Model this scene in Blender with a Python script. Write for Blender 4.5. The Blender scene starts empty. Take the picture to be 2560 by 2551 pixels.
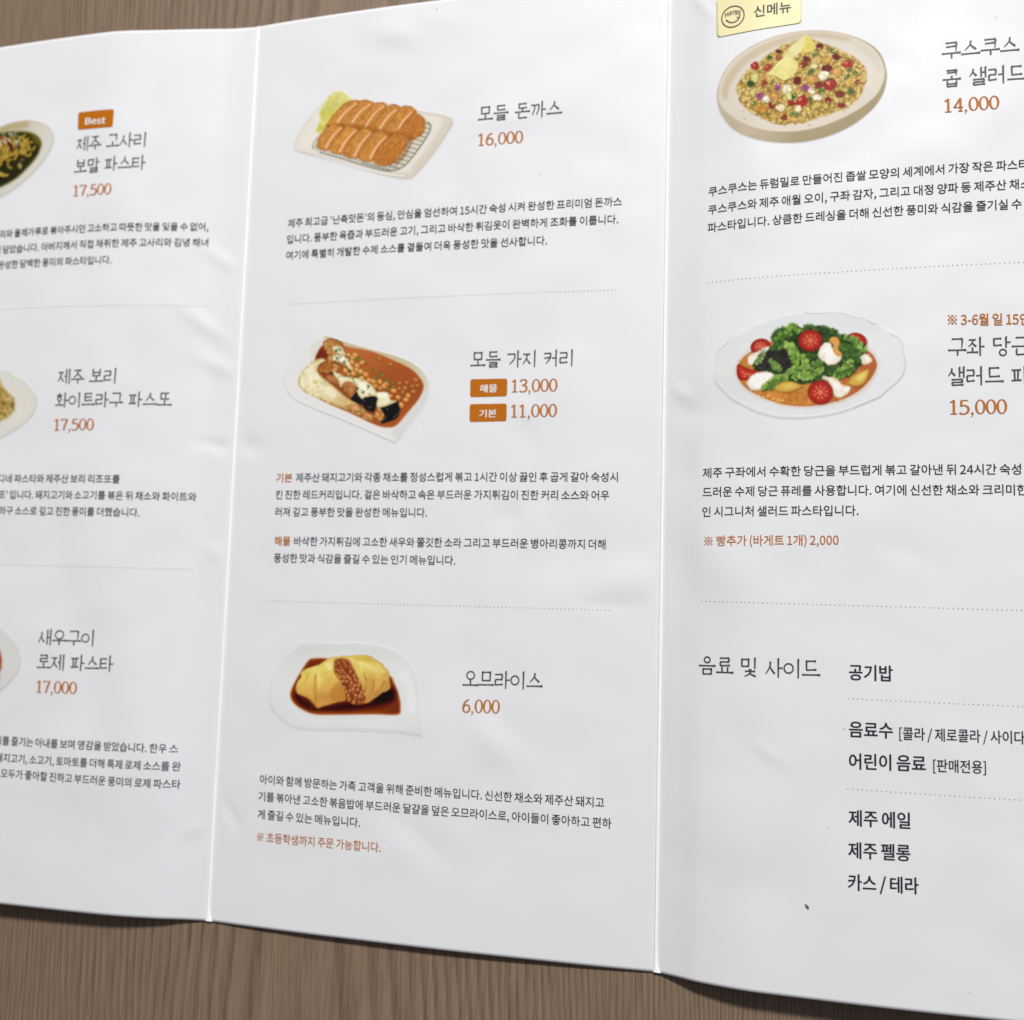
import bpy, math, random
import numpy as np
from mathutils import Matrix, Vector

scene = bpy.context.scene
COL = scene.collection
MM = 0.001

# ---------- camera ----------
cam_data = bpy.data.cameras.new('camera')
cam = bpy.data.objects.new('camera', cam_data); COL.objects.link(cam)
cam_data.sensor_fit = 'HORIZONTAL'; cam_data.sensor_width = 36.0
cam_data.lens = 36.0 * 2445.696 / 2560
cam_data.clip_start = 0.01; cam_data.clip_end = 20
Rm = ((0.973143, -0.006422, 0.23011), (0.028843, 0.995135, -0.094204), (-0.228386, 0.098311, 0.968594))
cam.matrix_world = Matrix.Translation(Vector((115.477, -137.443, 205.031)) * MM) @ Matrix(Rm).to_4x4()
cam_data.dof.use_dof = True
cam_data.dof.focus_distance = 0.191
cam_data.dof.aperture_fstop = 14.5
scene.camera = cam

# ---------- light ----------
world = bpy.data.worlds.new('World'); scene.world = world; world.use_nodes = True
wn, wl = world.node_tree.nodes, world.node_tree.links
bg = wn['Background']
# a dim room: cool light from the window side (far right), warm and dark towards the viewer and the left
w_tc = wn.new('ShaderNodeTexCoord'); w_sep = wn.new('ShaderNodeSeparateXYZ'); wl.new(w_tc.outputs['Generated'], w_sep.inputs[0])
def w_map(sock, a, b):
    n = wn.new('ShaderNodeMapRange'); n.inputs['From Min'].default_value = -1; n.inputs['From Max'].default_value = 1
    n.inputs['To Min'].default_value = a; n.inputs['To Max'].default_value = b; wl.new(sock, n.inputs['Value']); return n.outputs[0]
w_mix = wn.new('ShaderNodeMixRGB'); w_mix.inputs[1].default_value = (.36, .27, .18, 1); w_mix.inputs[2].default_value = (.88, 1.0, 1.22, 1)
wl.new(w_map(w_sep.outputs['X'], -.05, 1.05), w_mix.inputs[0]); wl.new(w_mix.outputs[0], bg.inputs['Color'])
w_mul = wn.new('ShaderNodeMath'); w_mul.operation = 'MULTIPLY'; w_mul.inputs[1].default_value = 0.33
wl.new(w_map(w_sep.outputs['Y'], .02, 1.6), w_mul.inputs[0]); wl.new(w_mul.outputs[0], bg.inputs['Strength'])
def area(name, loc, target, sx, sy, power, color):
    l = bpy.data.lights.new(name, 'AREA'); l.shape = 'RECTANGLE'; l.size = sx; l.size_y = sy; l.energy = power; l.color = color
    o = bpy.data.objects.new(name, l); COL.objects.link(o); o.location = loc
    o.rotation_euler = (Vector(target) - Vector(loc)).to_track_quat('-Z', 'Y').to_euler()
    return o
area('window_light', (0.28, 0.86, 1.04), (0.05, -0.10, 0.0), 0.52, 0.14, 23.0, (1.0, 0.992, 0.975))
scene.view_settings.view_transform = 'Standard'
scene.view_settings.look = 'None'
scene.view_settings.exposure = 0.0
scene.view_settings.gamma = 1.0
scene.view_settings.use_curve_mapping = False

# ---------- paper surface: height (mm) over the flat sheet, u to the right, v downwards (mm) ----------
W, H = 99.0, 210.0
def pchip(x, xs, ys):
    xs = np.array(xs, float); ys = np.array(ys, float)
    h = np.diff(xs); d = np.diff(ys) / h
    m = np.zeros(len(xs))
    for i in range(1, len(xs) - 1):
        if d[i-1] * d[i] > 0:
            w1, w2 = 2*h[i] + h[i-1], h[i] + 2*h[i-1]
            m[i] = (w1 + w2) / (w1 / d[i-1] + w2 / d[i])
    m[0], m[-1] = d[0], d[-1]
    x = np.clip(x, xs[0], xs[-1])
    i = np.clip(np.searchsorted(xs, x) - 1, 0, len(xs) - 2)
    t = (x - xs[i]) / h[i]
    return ((2*t**3 - 3*t**2 + 1) * ys[i] + (t**3 - 2*t**2 + t) * h[i] * m[i]
            + (-2*t**3 + 3*t**2) * ys[i+1] + (t**3 - t**2) * h[i] * m[i+1])
WAVES = [(0.110, 0.9, 41, 1.3), (0.085, 2.3, 33, 4.1), (0.075, 0.25, 27, 2.2), (0.060, 1.6, 22, 0.4), (0.045, 2.8, 17, 5.2),
         (0.040, 0.6, 14.5, 3.3), (0.030, 1.2, 12, 0.9)]
# dents: u, v, height, radius across, radius along, turn
DENTS = [(37, 7, 0.7, 6, 3.2, 0.25), (44, 4, 0.3, 8, 3, 0.2), (92, 132.5, 0.75, 8, 4.6, -0.15), (88, 137.2, -0.18, 7, 1.6, -0.05), (80, 126, -0.3, 6, 8, 0.5), (82, 110, .22, 6, 3, -.4), (70, 96.5, .25, 4, 2, .9), (66, 119, -.3, 3, 3, .3), (72, 121, .3, 4, 5, -.4),
         (120.5, 165, 0.24, 4, 1.5, 0.55), (117, 164, -0.18, 6, 3, 0.5), (75, 27, 0.30, 9, 6, 0.3), (62, 33, -0.30, 6, 2.6, -0.2), (66, 31, .25, 5, 3, -.5), (75, 68, 0.28, 8, 7, -0.9), (58, 140, -0.22, 9, 5, 0.7),
         (70, 147, 0.25, 7, 5, -0.4), (64, 167, 0.34, 7, 3.2, 0.8), (70, 165, -.22, 6, 3, .8), (48, 187, -0.3, 9, 3, 0.6), (44, 190, .22, 8, 4, .6), (-9, 74, 0.45, 7, 1.9, 0.6), (-6, 58, 0.35, 5, 1.6, 0.6),
         (-5, 84, 0.40, 6, 1.8, 0.4), (4, 103, -0.45, 3.2, 2.4, 0.3), (-4, 103, -0.40, 5, 1.5, 0.2), (-32, 152, -0.55, 6, 22, -0.35), (-18, 170, 0.70, 11, 18, -0.4), (-3, 128, .3, 3, 2, .4), (4, 186, -.3, 4, 1.4, .9), (-4, 190, .25, 4, 1.6, -.5),
         (-35, 195, -0.3, 9, 8, 0.2), (104, 131, -0.5, 4, 8, 0.3), (111, 129, 0.5, 5, 8, -0.5), (139, 121, 0.36, 7, 4, 0.7), (145, 125, -0.36, 6, 3, 0.4), (104, 110, -.3, 2.5, 4, .3), (103, 93, .35, 3, 1.5, .7), (105, 97, -.3, 4, 3, .2), (118, 108, -.2, 4, 9, -.4),
         (121, 104, 0.2, 6, 6, 0), (107, 46, -0.3, 5, 12, 0.1), (112, 180, 0.26, 8, 7, 0.4), (122, 190, -0.28, 6, 7, -0.5), (155, 168, 0.36, 5, 14, -0.4), (150, 158, -.2, 6, 10, .6), (-40, 34, -0.22, 12, 6, 0.3),
         (-14, 30, 0.3, 7, 14, 0.2), (24, 150, 0.18, 8, 8, 0), (12, 120, 0.25, 5, 10, 0.1), (92, 132, -0.25, 5, 8, 0.2), (30, 16, 0.2, 9, 5, -0.2), (106, 8, 0.3, 0.9, 4.5, -0.6)]
def paper_z(u, v):
    u, v = np.broadcast_arrays(np.asarray(u, float), np.asarray(v, float))
    t = np.clip(v / H, 0, 1)
    D = [0, 6, 12, 24, 38, 52, 70, 99]
    lt = pchip(-u, D, [.35, .75, 1.7, 3.5, 5.2, 5.0, 4.3, 3.4])
    lb = pchip(-u, D, [.35, 1.3, 2.6, 4.0, 4.4, 4.6, 4.9, 4.5])
    left = lt * (1 - t) + lb * t
    E_ = [0, 4, 9, 20, 40, 60, 80, 99]
    rt = pchip(u - W, E_, [.35, 1.3, 2.6, 4.2, 5.0, 4.8, 4.0, 3.0])
    rb = pchip(u - W, E_, [.35, 1.7, 3.4, 5.0, 5.3, 4.9, 3.6, 2.2])
    right = rt * (1 - t) + rb * t
    s = np.clip(u / W, 0, 1)
    mid = .35 + np.clip(np.sin(np.pi * s), 0, 1) ** .8 * (2.0 - 2.2 * t + 1.6 * t * t)
    z = np.where(u < 0, left, np.where(u > W, right, mid))
    near = np.minimum(np.abs(u), np.abs(u - W))
    damp = 1 - np.exp(-(near / 9) ** 2)
    n = 0
    for a, th, L, ph in WAVES:
        q = (u * np.cos(th) + v * np.sin(th)) * 2 * np.pi / L + ph
        n = n + a * np.sin(q + 1.3 * np.sin((u * np.sin(th) - v * np.cos(th)) * 2 * np.pi / (1.7 * L) + 2 * ph))
    n = .50 * n * (.35 + .65 * damp) * (1 - .8 * np.exp(-(v / 10) ** 2)) * (1 - .8 * np.exp(-((H - v) / 12) ** 2))
    for (a, b, h, ru, rv, th) in DENTS:
        du, dv = u - a, v - b
        p = (du * np.cos(th) + dv * np.sin(th)) / ru; q = (-du * np.sin(th) + dv * np.cos(th)) / rv
        n = n + .62 * h * np.exp(-(p * p + q * q))
    z = z + n * (1 - np.exp(-(near / 2.0) ** 2))
    return np.maximum(z, .30)

TEXT = [
    (0, 'heading', 'l1', 'title', '제주 고사리', (-44.84, 30.12), (-26.36, 29.85)),
    (0, 'heading', 'l1', 'title', '보말 파스타', (-45.0, 35.86), (-26.08, 35.63)),
    (0, 'price', 'l1', 'price', '17,500', (-44.76, 41.47), (-34.17, 41.64)),
    (0, 'description', 'l1', 'body', '리와 들깨가루로 볶아주시던 고소하고 따뜻한 맛을 잊을 수 없어,', (-65.28, 50.76), (-9.54, 51.07)),
    (0, 'description', 'l1', 'body', '에 담았습니다. 아버지께서 직접 채취한 제주 고사리와 김녕 해녀', (-66.61, 54.8), (-9.34, 54.94)),
    (0, 'description', 'l1', 'body', '완성한 담백한 풍미의 파스타입니다.', (-65.25, 58.65), (-33.08, 59.0)),
    (0, 'heading', 'l2', 'title', '제주 보리', (-45.3, 88.31), (-29.84, 88.32)),
    (0, 'heading', 'l2', 'title', '화이트라구 파스또', (-45.5, 94.11), (-15.61, 93.99)),
    (0, 'price', 'l2', 'price', '17,500', (-45.49, 99.5), (-34.71, 99.5)),
    (0, 'description', 'l2', 'body', '디네 파스타와 제주산 보리 리조또를', (-59.88, 112.18), (-27.16, 112.24)),
    (0, 'description', 'l2', 'body', "또' 입니다. 돼지고기와 소고기를 볶은 뒤 채소와 화이트와", (-59.44, 116.07), (-8.38, 116.14)),
    (0, 'description', 'l2', 'body', '라구 소스로 깊고 진한 풍미를 더했습니다.', (-58.98, 119.93), (-21.72, 120.04)),
    (0, 'heading', 'l3', 'title', '새우구이', (-45.51, 150.54), (-31.2, 150.32)),
    (0, 'heading', 'l3', 'title', '로제 파스타', (-45.46, 156.29), (-25.69, 156.0)),
    (0, 'price', 'l3', 'price', '17,000', (-45.13, 161.49), (-34.58, 161.38)),
    (0, 'description', 'l3', 'body', '기를 즐기는 아내를 보며 영감을 받았습니다. 한우 스', (-55.39, 174.15), (-8.96, 173.62)),
    (0, 'description', 'l3', 'body', '돼지고기, 소고기, 토마토를 더해 특제 로제 소스를 완', (-54.76, 178.06), (-8.07, 177.53)),
    (0, 'description', 'l3', 'body', '모두가 좋아할 진하고 부드러운 풍미의 로제 파스타', (-53.01, 181.57), (-7.92, 181.5)),
    (1, 'heading', 'm1', 'title', '모들 돈까스', (56.76, 30.08), (75.97, 30.08)),
    (1, 'price', 'm1', 'price', '16,000', (56.98, 35.53), (67.31, 35.56)),
    (1, 'description', 'm1', 'body', "제주 최고급 '난축맛돈'의 등심, 안심을 엄선하여 15시간 숙성 시켜 완성한 프리미엄 돈까스", (11.0, 51.39), (89.46, 51.35)),
    (1, 'description', 'm1', 'body', '입니다. 풍부한 육즙과 부드러운 고기, 그리고 바삭한 튀김옷이 완벽하게 조화를 이룹니다.', (10.89, 55.24), (88.75, 55.29)),
    (1, 'description', 'm1', 'body', '여기에 특별히 개발한 수제 소스를 곁들여 더욱 풍성한 맛을 선사합니다.', (10.94, 59.1), (73.27, 59.31)),
    (1, 'heading', 'm2', 'title', '모들 가지 커리', (56.85, 86.34), (79.57, 86.48)),
    (1, 'price', 'm2', 'price', '13,000', (66.28, 91.9), (76.42, 91.88)),
    (1, 'price', 'm2', 'price', '11,000', (66.31, 97.44), (76.44, 97.41)),
    (1, 'description', 'm2', 'oranges', '기본', (11.36, 111.57), (15.33, 111.56)),
    (1, 'description', 'm2', 'body', '제주산 돼지고기와 각종 채소를 정성스럽게 볶고 1시간 이상 끓인 후 곱게 갈아 숙성시', (16.31, 111.56), (89.69, 111.47)),
    (1, 'description', 'm2', 'body', '킨 진한 레드커리입니다. 겉은 바삭하고 속은 부드러운 가지튀김이 진한 커리 소스와 어우', (11.46, 115.47), (87.96, 115.38)),
    (1, 'description', 'm2', 'body', '러져 깊고 풍부한 맛을 완성한 메뉴입니다.', (11.59, 119.41), (48.07, 119.37)),
    (1, 'description', 'm2', 'oranges', '해물', (11.78, 126.05), (15.68, 126.03)),
    (1, 'description', 'm2', 'body', '바삭한 가지튀김에 고소한 새우와 쫄깃한 소라 그리고 부드러운 병아리콩까지 더해', (16.65, 126.05), (87.38, 125.72)),
    (1, 'description', 'm2', 'body', '풍성한 맛과 식감을 즐길 수 있는 인기 메뉴입니다.', (11.78, 129.92), (54.88, 129.74)),
    (1, 'heading', 'm3', 'title', '오므라이스', (57.4, 155.78), (74.78, 155.45)),
    (1, 'price', 'm3', 'price', '6,000', (57.52, 160.93), (65.78, 160.75)),
    (1, 'description', 'm3', 'body', '아이와 함께 방문하는 가족 고객을 위해 준비한 메뉴입니다. 신선한 채소와 제주산 돼지고', (11.16, 179.2), (88.14, 178.69)),
    (1, 'description', 'm3', 'body', '기를 볶아낸 고소한 볶음밥에 부드러운 달걀을 덮은 오므라이스로, 아이들이 좋아하고 편하', (11.04, 182.91), (89.71, 182.72)),
    (1, 'description', 'm3', 'body', '게 즐길 수 있는 메뉴입니다.', (11.05, 186.8), (35.53, 186.6)),
    (1, 'note', 'm3', 'oranget', '※ 초등학생까지 주문 가능합니다.', (11.17, 191.69), (40.49, 191.39)),
    (2, 'heading', 'r1', 'title', '쿠스쿠스', (153.49, 27.0), (167.82, 26.93)),
    (2, 'heading', 'r1', 'title', '콥 샐러드', (153.59, 32.88), (168.94, 32.96)),
    (2, 'price', 'r1', 'price', '14,000', (153.86, 38.04), (163.93, 38.18)),
    (2, 'description', 'r1', 'body', '쿠스쿠스는 듀럼밀로 만들어진 좁쌀 모양의 세계에서 가장 작은 파스타', (107.94, 51.26), (169.07, 50.69)),
    (2, 'description', 'r1', 'body', '쿠스쿠스와 제주 애월 오이, 구좌 감자, 그리고 대정 양파 등 제주산 채소', (107.91, 55.24), (169.31, 54.63)),
    (2, 'description', 'r1', 'body', '파스타입니다. 상큼한 드레싱을 더해 신선한 풍미와 식감을 즐기실 수', (107.83, 59.14), (167.63, 58.61)),
    (2, 'note', 'r2', 'orangeb', '※ 3-6월 일 15인', (153.98, 81.43), (168.52, 81.76)),
    (2, 'heading', 'r2', 'title', '구좌 당근', (153.9, 87.46), (168.57, 87.61)),
    (2, 'heading', 'r2', 'title', '샐러드 파', (153.85, 93.25), (168.32, 93.35)),
    (2, 'price', 'r2', 'price', '15,000', (154.11, 98.85), (164.34, 98.84)),
    (2, 'description', 'r2', 'body', '제주 구좌에서 수확한 당근을 부드럽게 볶고 갈아낸 뒤 24시간 숙성', (107.34, 110.97), (166.54, 110.57)),
    (2, 'description', 'r2', 'body', '드러운 수제 당근 퓨레를 사용합니다. 여기에 신선한 채소와 크리미한', (107.39, 114.92), (167.62, 114.5)),
    (2, 'description', 'r2', 'body', '인 시그니처 샐러드 파스타입니다.', (107.36, 118.95), (137.24, 118.69)),
    (2, 'note', 'r3', 'oranget', '※ 빵추가 (바게트 1개) 2,000', (107.86, 124.94), (133.57, 124.5)),
    (2, 'heading', 'r4', 'title', '음료 및 사이드', (106.98, 150.66), (130.16, 150.41)),
    (2, 'drink_name', 'r4', 'drink', '공기밥', (135.46, 150.33), (143.3, 150.27)),
    (2, 'drink_name', 'r5', 'drink', '음료수', (135.43, 161.09), (143.23, 160.93)),
    (2, 'drink_name', 'r5', 'drinks', '[콜라 / 제로콜라 / 사이다', (144.43, 161.05), (166.27, 160.69)),
    (2, 'drink_name', 'r6', 'drink', '어린이 음료', (135.41, 167.11), (149.02, 166.71)),
    (2, 'drink_name', 'r6', 'drinks', '[판매전용]', (150.36, 166.62), (159.45, 166.4)),
    (2, 'drink_name', 'r7', 'drink', '제주 에일', (135.31, 177.63), (146.19, 177.37)),
    (2, 'drink_name', 'r8', 'drink', '제주 펠롱', (135.21, 183.57), (146.13, 183.22)),
    (2, 'drink_name', 'r9', 'drink', '카스 / 테라', (135.15, 189.4), (147.53, 189.02)),
]
BADGES = [
    (0, 'Best', [(-45.02, 20.01), (-34.99, 20.08), (-35.02, 24.67), (-44.84, 24.54)], [(-42.71, 23.37), (-37.04, 23.62)]),
    (1, '해물', [(56.9, 88.85), (65.27, 88.87), (65.3, 92.82), (56.98, 92.85)], [(59.19, 91.89), (63.02, 91.87)]),
    (1, '기본', [(56.97, 94.41), (65.32, 94.43), (65.33, 98.3), (57.05, 98.39)], [(59.22, 97.49), (63.05, 97.44)]),
]
DIVIDERS = [
    (0, (-74.41, 68.91), (-8.81, 69.58)),
    (0, (-65.98, 131.9), (-8.52, 131.97)),
    (1, (11.98, 69.86), (88.54, 69.93)),
    (1, (11.25, 138.62), (88.47, 138.39)),
    (2, (108.06, 69.92), (167.85, 69.25)),
    (2, (107.43, 136.03), (166.56, 136.13)),
    (2, (135.32, 153.85), (165.95, 153.85)),
    (2, (135.17, 170.83), (165.61, 170.77)),
]
DISH_UV = {
    'cutlet': [(8.92, 14.65), (52.28, 19.72), (53.04, 45.0), (10.48, 41.61)],
    'curry': [(9.12, 74.31), (49.49, 76.13), (50.49, 104.03), (10.79, 103.58)],
    'omelette': [(9.15, 145.67), (50.15, 144.22), (51.09, 167.94), (10.61, 170.5)],
    'couscous': [(107.44, 12.77), (144.95, 18.5), (144.73, 45.53), (107.71, 41.28)],
    'salad': [(107.23, 74.35), (148.18, 76.83), (147.96, 101.45), (107.5, 100.53)],
    'green': [(-81.09, 16.01), (-49.33, 19.36), (-47.13, 44.26), (-78.34, 41.84)],
    'barley': [(-71.82, 81.43), (-48.49, 82.21), (-46.84, 103.72), (-69.66, 103.51)],
    'shrimp': [(-66.68, 144.4), (-47.8, 143.81), (-46.1, 164.23), (-64.75, 165.18)],
}
STICKER = [(109.17, 7.92), (126.58, 7.93), (126.59, 16.08), (109.37, 16.36), (112.65, 12.4), (116.96, 13.43), (124.5, 13.44)]
SPECKS = [(46.15, 2.2), (71.4, 43.3), (-30.0, 136.49), (131.5, 178.37), (134.41, 159.64), (163.58, 19.09), (156.17, 205.72)]
CRUMB = (127.76, 193.16)

# ---------- printed dish pictures: a small painter that fills a grid of printed colours ----------
def vnoise(x, y, seed=0):
    xi = np.floor(x).astype(np.int64); yi = np.floor(y).astype(np.int64)
    fx, fy = x - xi, y - yi
    fx, fy = fx*fx*(3-2*fx), fy*fy*(3-2*fy)
    def h(a, b):
        n = (a * 374761393 + b * 668265263 + seed * 144665) & 0xffffffff
        n = ((n ^ (n >> 13)) * 1274126177) & 0xffffffff
        return ((n ^ (n >> 16)) & 0xffff) / 65535.0
    return (h(xi, yi)*(1-fx)+h(xi+1, yi)*fx)*(1-fy)+(h(xi, yi+1)*(1-fx)+h(xi+1, yi+1)*fx)*fy
def fbm(x, y, sc, seed=0, octs=3):
    s, a, n = 0, 1.0, 0
    for k in range(octs):
        s = s + a * vnoise(x / sc, y / sc, seed + k * 17); n += a; a *= .55; sc *= .5
    return s / n * 2 - 1
def spline(pts, closed=True, n=6):
    P = np.array(pts, float); m = len(P); out = []
    for i in range(m if closed else m - 1):
        if closed: p0, p1, p2, p3 = P[i-1], P[i], P[(i+1) % m], P[(i+2) % m]
        else: p0, p1, p2, p3 = P[max(i-1, 0)], P[i], P[i+1], P[min(i+2, m-1)]
        for t in np.arange(n) / n:
            out.append(.5*(2*p1+(p2-p0)*t+(2*p0-5*p1+4*p2-p3)*t*t+(3*p1-p0-3*p2+p3)*t**3))
    if not closed: out.append(P[-1])
    return np.array(out)
class Canvas:
    """view-unit coordinates; 'cell' view units per printed cell"""
    def __init__(s, vw, vh, cell, bg):
        s.cell = cell; s.w = int(round(vw / cell)); s.h = int(round(vh / cell)); s.bg = np.array(bg, float)
        s.C = np.ones((s.h, s.w, 3)) * s.bg; s.A = np.zeros((s.h, s.w)); s.clip = None
        s.X, s.Y = np.meshgrid((np.arange(s.w)+.5)*vw/s.w, (np.arange(s.h)+.5)*vh/s.h)
    def box(s, x0, y0, x1, y1):
        c = s.cell
        a, b = max(0, int(y0/c)-3), min(s.h, int(y1/c)+4); e, f = max(0, int(x0/c)-3), min(s.w, int(x1/c)+4)
        return None if a >= b or e >= f else (slice(a, b), slice(e, f))
    def put(s, sl, m, col):
        m = np.clip(m, 0, 1)
        if s.clip is not None: m = m * s.clip[sl]
        m = m[..., None]
        s.C[sl] = s.C[sl]*(1-m) + np.asarray(col)*m
        s.A[sl] = np.maximum(s.A[sl], m[..., 0])
    def shade(s, x, y, sd, col, rim, grad, tex, seed):
        col = np.ones(x.shape+(3,)) * np.array(col, float)
        if grad is not None:   # (colour, x0, y0, x1, y1)
            c2, x0, y0, x1, y1 = grad
            t = np.clip(((x-x0)*(x1-x0)+(y-y0)*(y1-y0))/((x1-x0)**2+(y1-y0)**2), 0, 1)[..., None]
            col = col*(1-t) + np.array(c2, float)*t
        if rim is not None:    # (colour, width)
            t = np.clip(1+sd/rim[1], 0, 1)[..., None]**1.5
            col = col*(1-t) + np.array(rim[0], float)*t
        if tex is not None:    # (amplitude, scale)
            col = col*(1+tex[0]*fbm(x, y, tex[1], seed)[..., None])
        return np.clip(col, 0, 255)
    def poly(s, pts, col, soft=4, smooth=True, rim=None, grad=None, tex=None, alpha=1, seed=0, wob=None):
        P = spline(pts) if smooth else np.array(pts, float)
        sl = s.box(P[:, 0].min()-soft-8, P[:, 1].min()-soft-8, P[:, 0].max()+soft+8, P[:, 1].max()+soft+8)
        if sl is None: return
        x, y = s.X[sl], s.Y[sl]
        if wob is not None:
            px = x + wob[0]*fbm(x, y, wob[1], seed+5); py = y + wob[0]*fbm(x, y, wob[1], seed+9)
        else: px, py = x, y
        d2 = np.full(x.shape, 1e18); ins = np.zeros(x.shape, bool)
        Q = np.roll(P, -1, 0)
        for (ax, ay), (bx, by) in zip(P, Q):
            ex, ey = bx-ax, by-ay; L = ex*ex+ey*ey+1e-9
            t = np.clip(((px-ax)*ex+(py-ay)*ey)/L, 0, 1)
            d2 = np.minimum(d2, (px-ax-t*ex)**2+(py-ay-t*ey)**2)
            if ay != by:
                c = (ay > py) != (by > py)
                ins ^= c & (px < (bx-ax)*(py-ay)/(by-ay)+ax)
        sd = np.where(ins, -np.sqrt(d2), np.sqrt(d2))
        s.put(sl, alpha*np.clip(.5-sd/soft, 0, 1), s.shade(x, y, sd, col, rim, grad, tex, seed))
    def ell(s, cx, cy, rx, ry, col, rot=0, soft=4, rim=None, grad=None, tex=None, alpha=1, seed=0, lite=None):
        r = max(rx, ry)+soft
        sl = s.box(cx-r, cy-r, cx+r, cy+r)
        if sl is None: return
        x, y = s.X[sl], s.Y[sl]; ca, sa = np.cos(rot), np.sin(rot)
        p = ((x-cx)*ca+(y-cy)*sa)/rx; q = (-(x-cx)*sa+(y-cy)*ca)/ry
        k = np.sqrt(p*p+q*q)+1e-9
        sd = (k-1)*min(rx, ry)
        c = s.shade(x, y, sd, col, rim, grad, tex, seed)
        if lite is not None:   # (colour, size, dx, dy) soft highlight
            t = np.exp(-((p-lite[2])**2+(q-lite[3])**2)/lite[1]**2)[..., None]
            c = c*(1-t)+np.array(lite[0], float)*t
        s.put(sl, alpha*np.clip(.5-sd/soft, 0, 1), c)
    def clip_to(s, pts):
        if pts is None: s.clip = None; return
        P = spline(pts); Q = np.roll(P, -1, 0); ins = np.zeros(s.X.shape, bool)
        for (ax, ay), (bx, by) in zip(P, Q):
            if ay != by: ins ^= ((ay > s.Y) != (by > s.Y)) & (s.X < (bx-ax)*(s.Y-ay)/(by-ay)+ax)
        s.clip = ins.astype(float)
    def line(s, pts, w, col, w2=None, alpha=1, soft=4, smooth=True):
        P = spline(pts, False, 5) if smooth and len(pts) > 2 else np.array(pts, float)
        w2 = w if w2 is None else w2; W_ = max(w, w2)+soft
        sl = s.box(P[:, 0].min()-W_, P[:, 1].min()-W_, P[:, 0].max()+W_, P[:, 1].max()+W_)
        if sl is None: return
        x, y = s.X[sl], s.Y[sl]; best = np.full(x.shape, 1e9); n = len(P)-1
        for i in range(n):
            (ax, ay), (bx, by) = P[i], P[i+1]; ex, ey = bx-ax, by-ay
            t = np.clip(((x-ax)*ex+(y-ay)*ey)/(ex*ex+ey*ey+1e-9), 0, 1)
            best = np.minimum(best, np.hypot(x-ax-t*ex, y-ay-t*ey)-(w+(w2-w)*(i+t)/n)/2)
        s.put(sl, alpha*np.clip(.5-best/soft, 0, 1), col)
def inside(pts, x, y):
    P = np.array(pts, float); Q = np.roll(P, -1, 0); r = False
    for (ax, ay), (bx, by) in zip(P, Q):
        if (ay > y) != (by > y) and x < (bx-ax)*(y-ay)/(by-ay)+ax: r = not r
    return r

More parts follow.
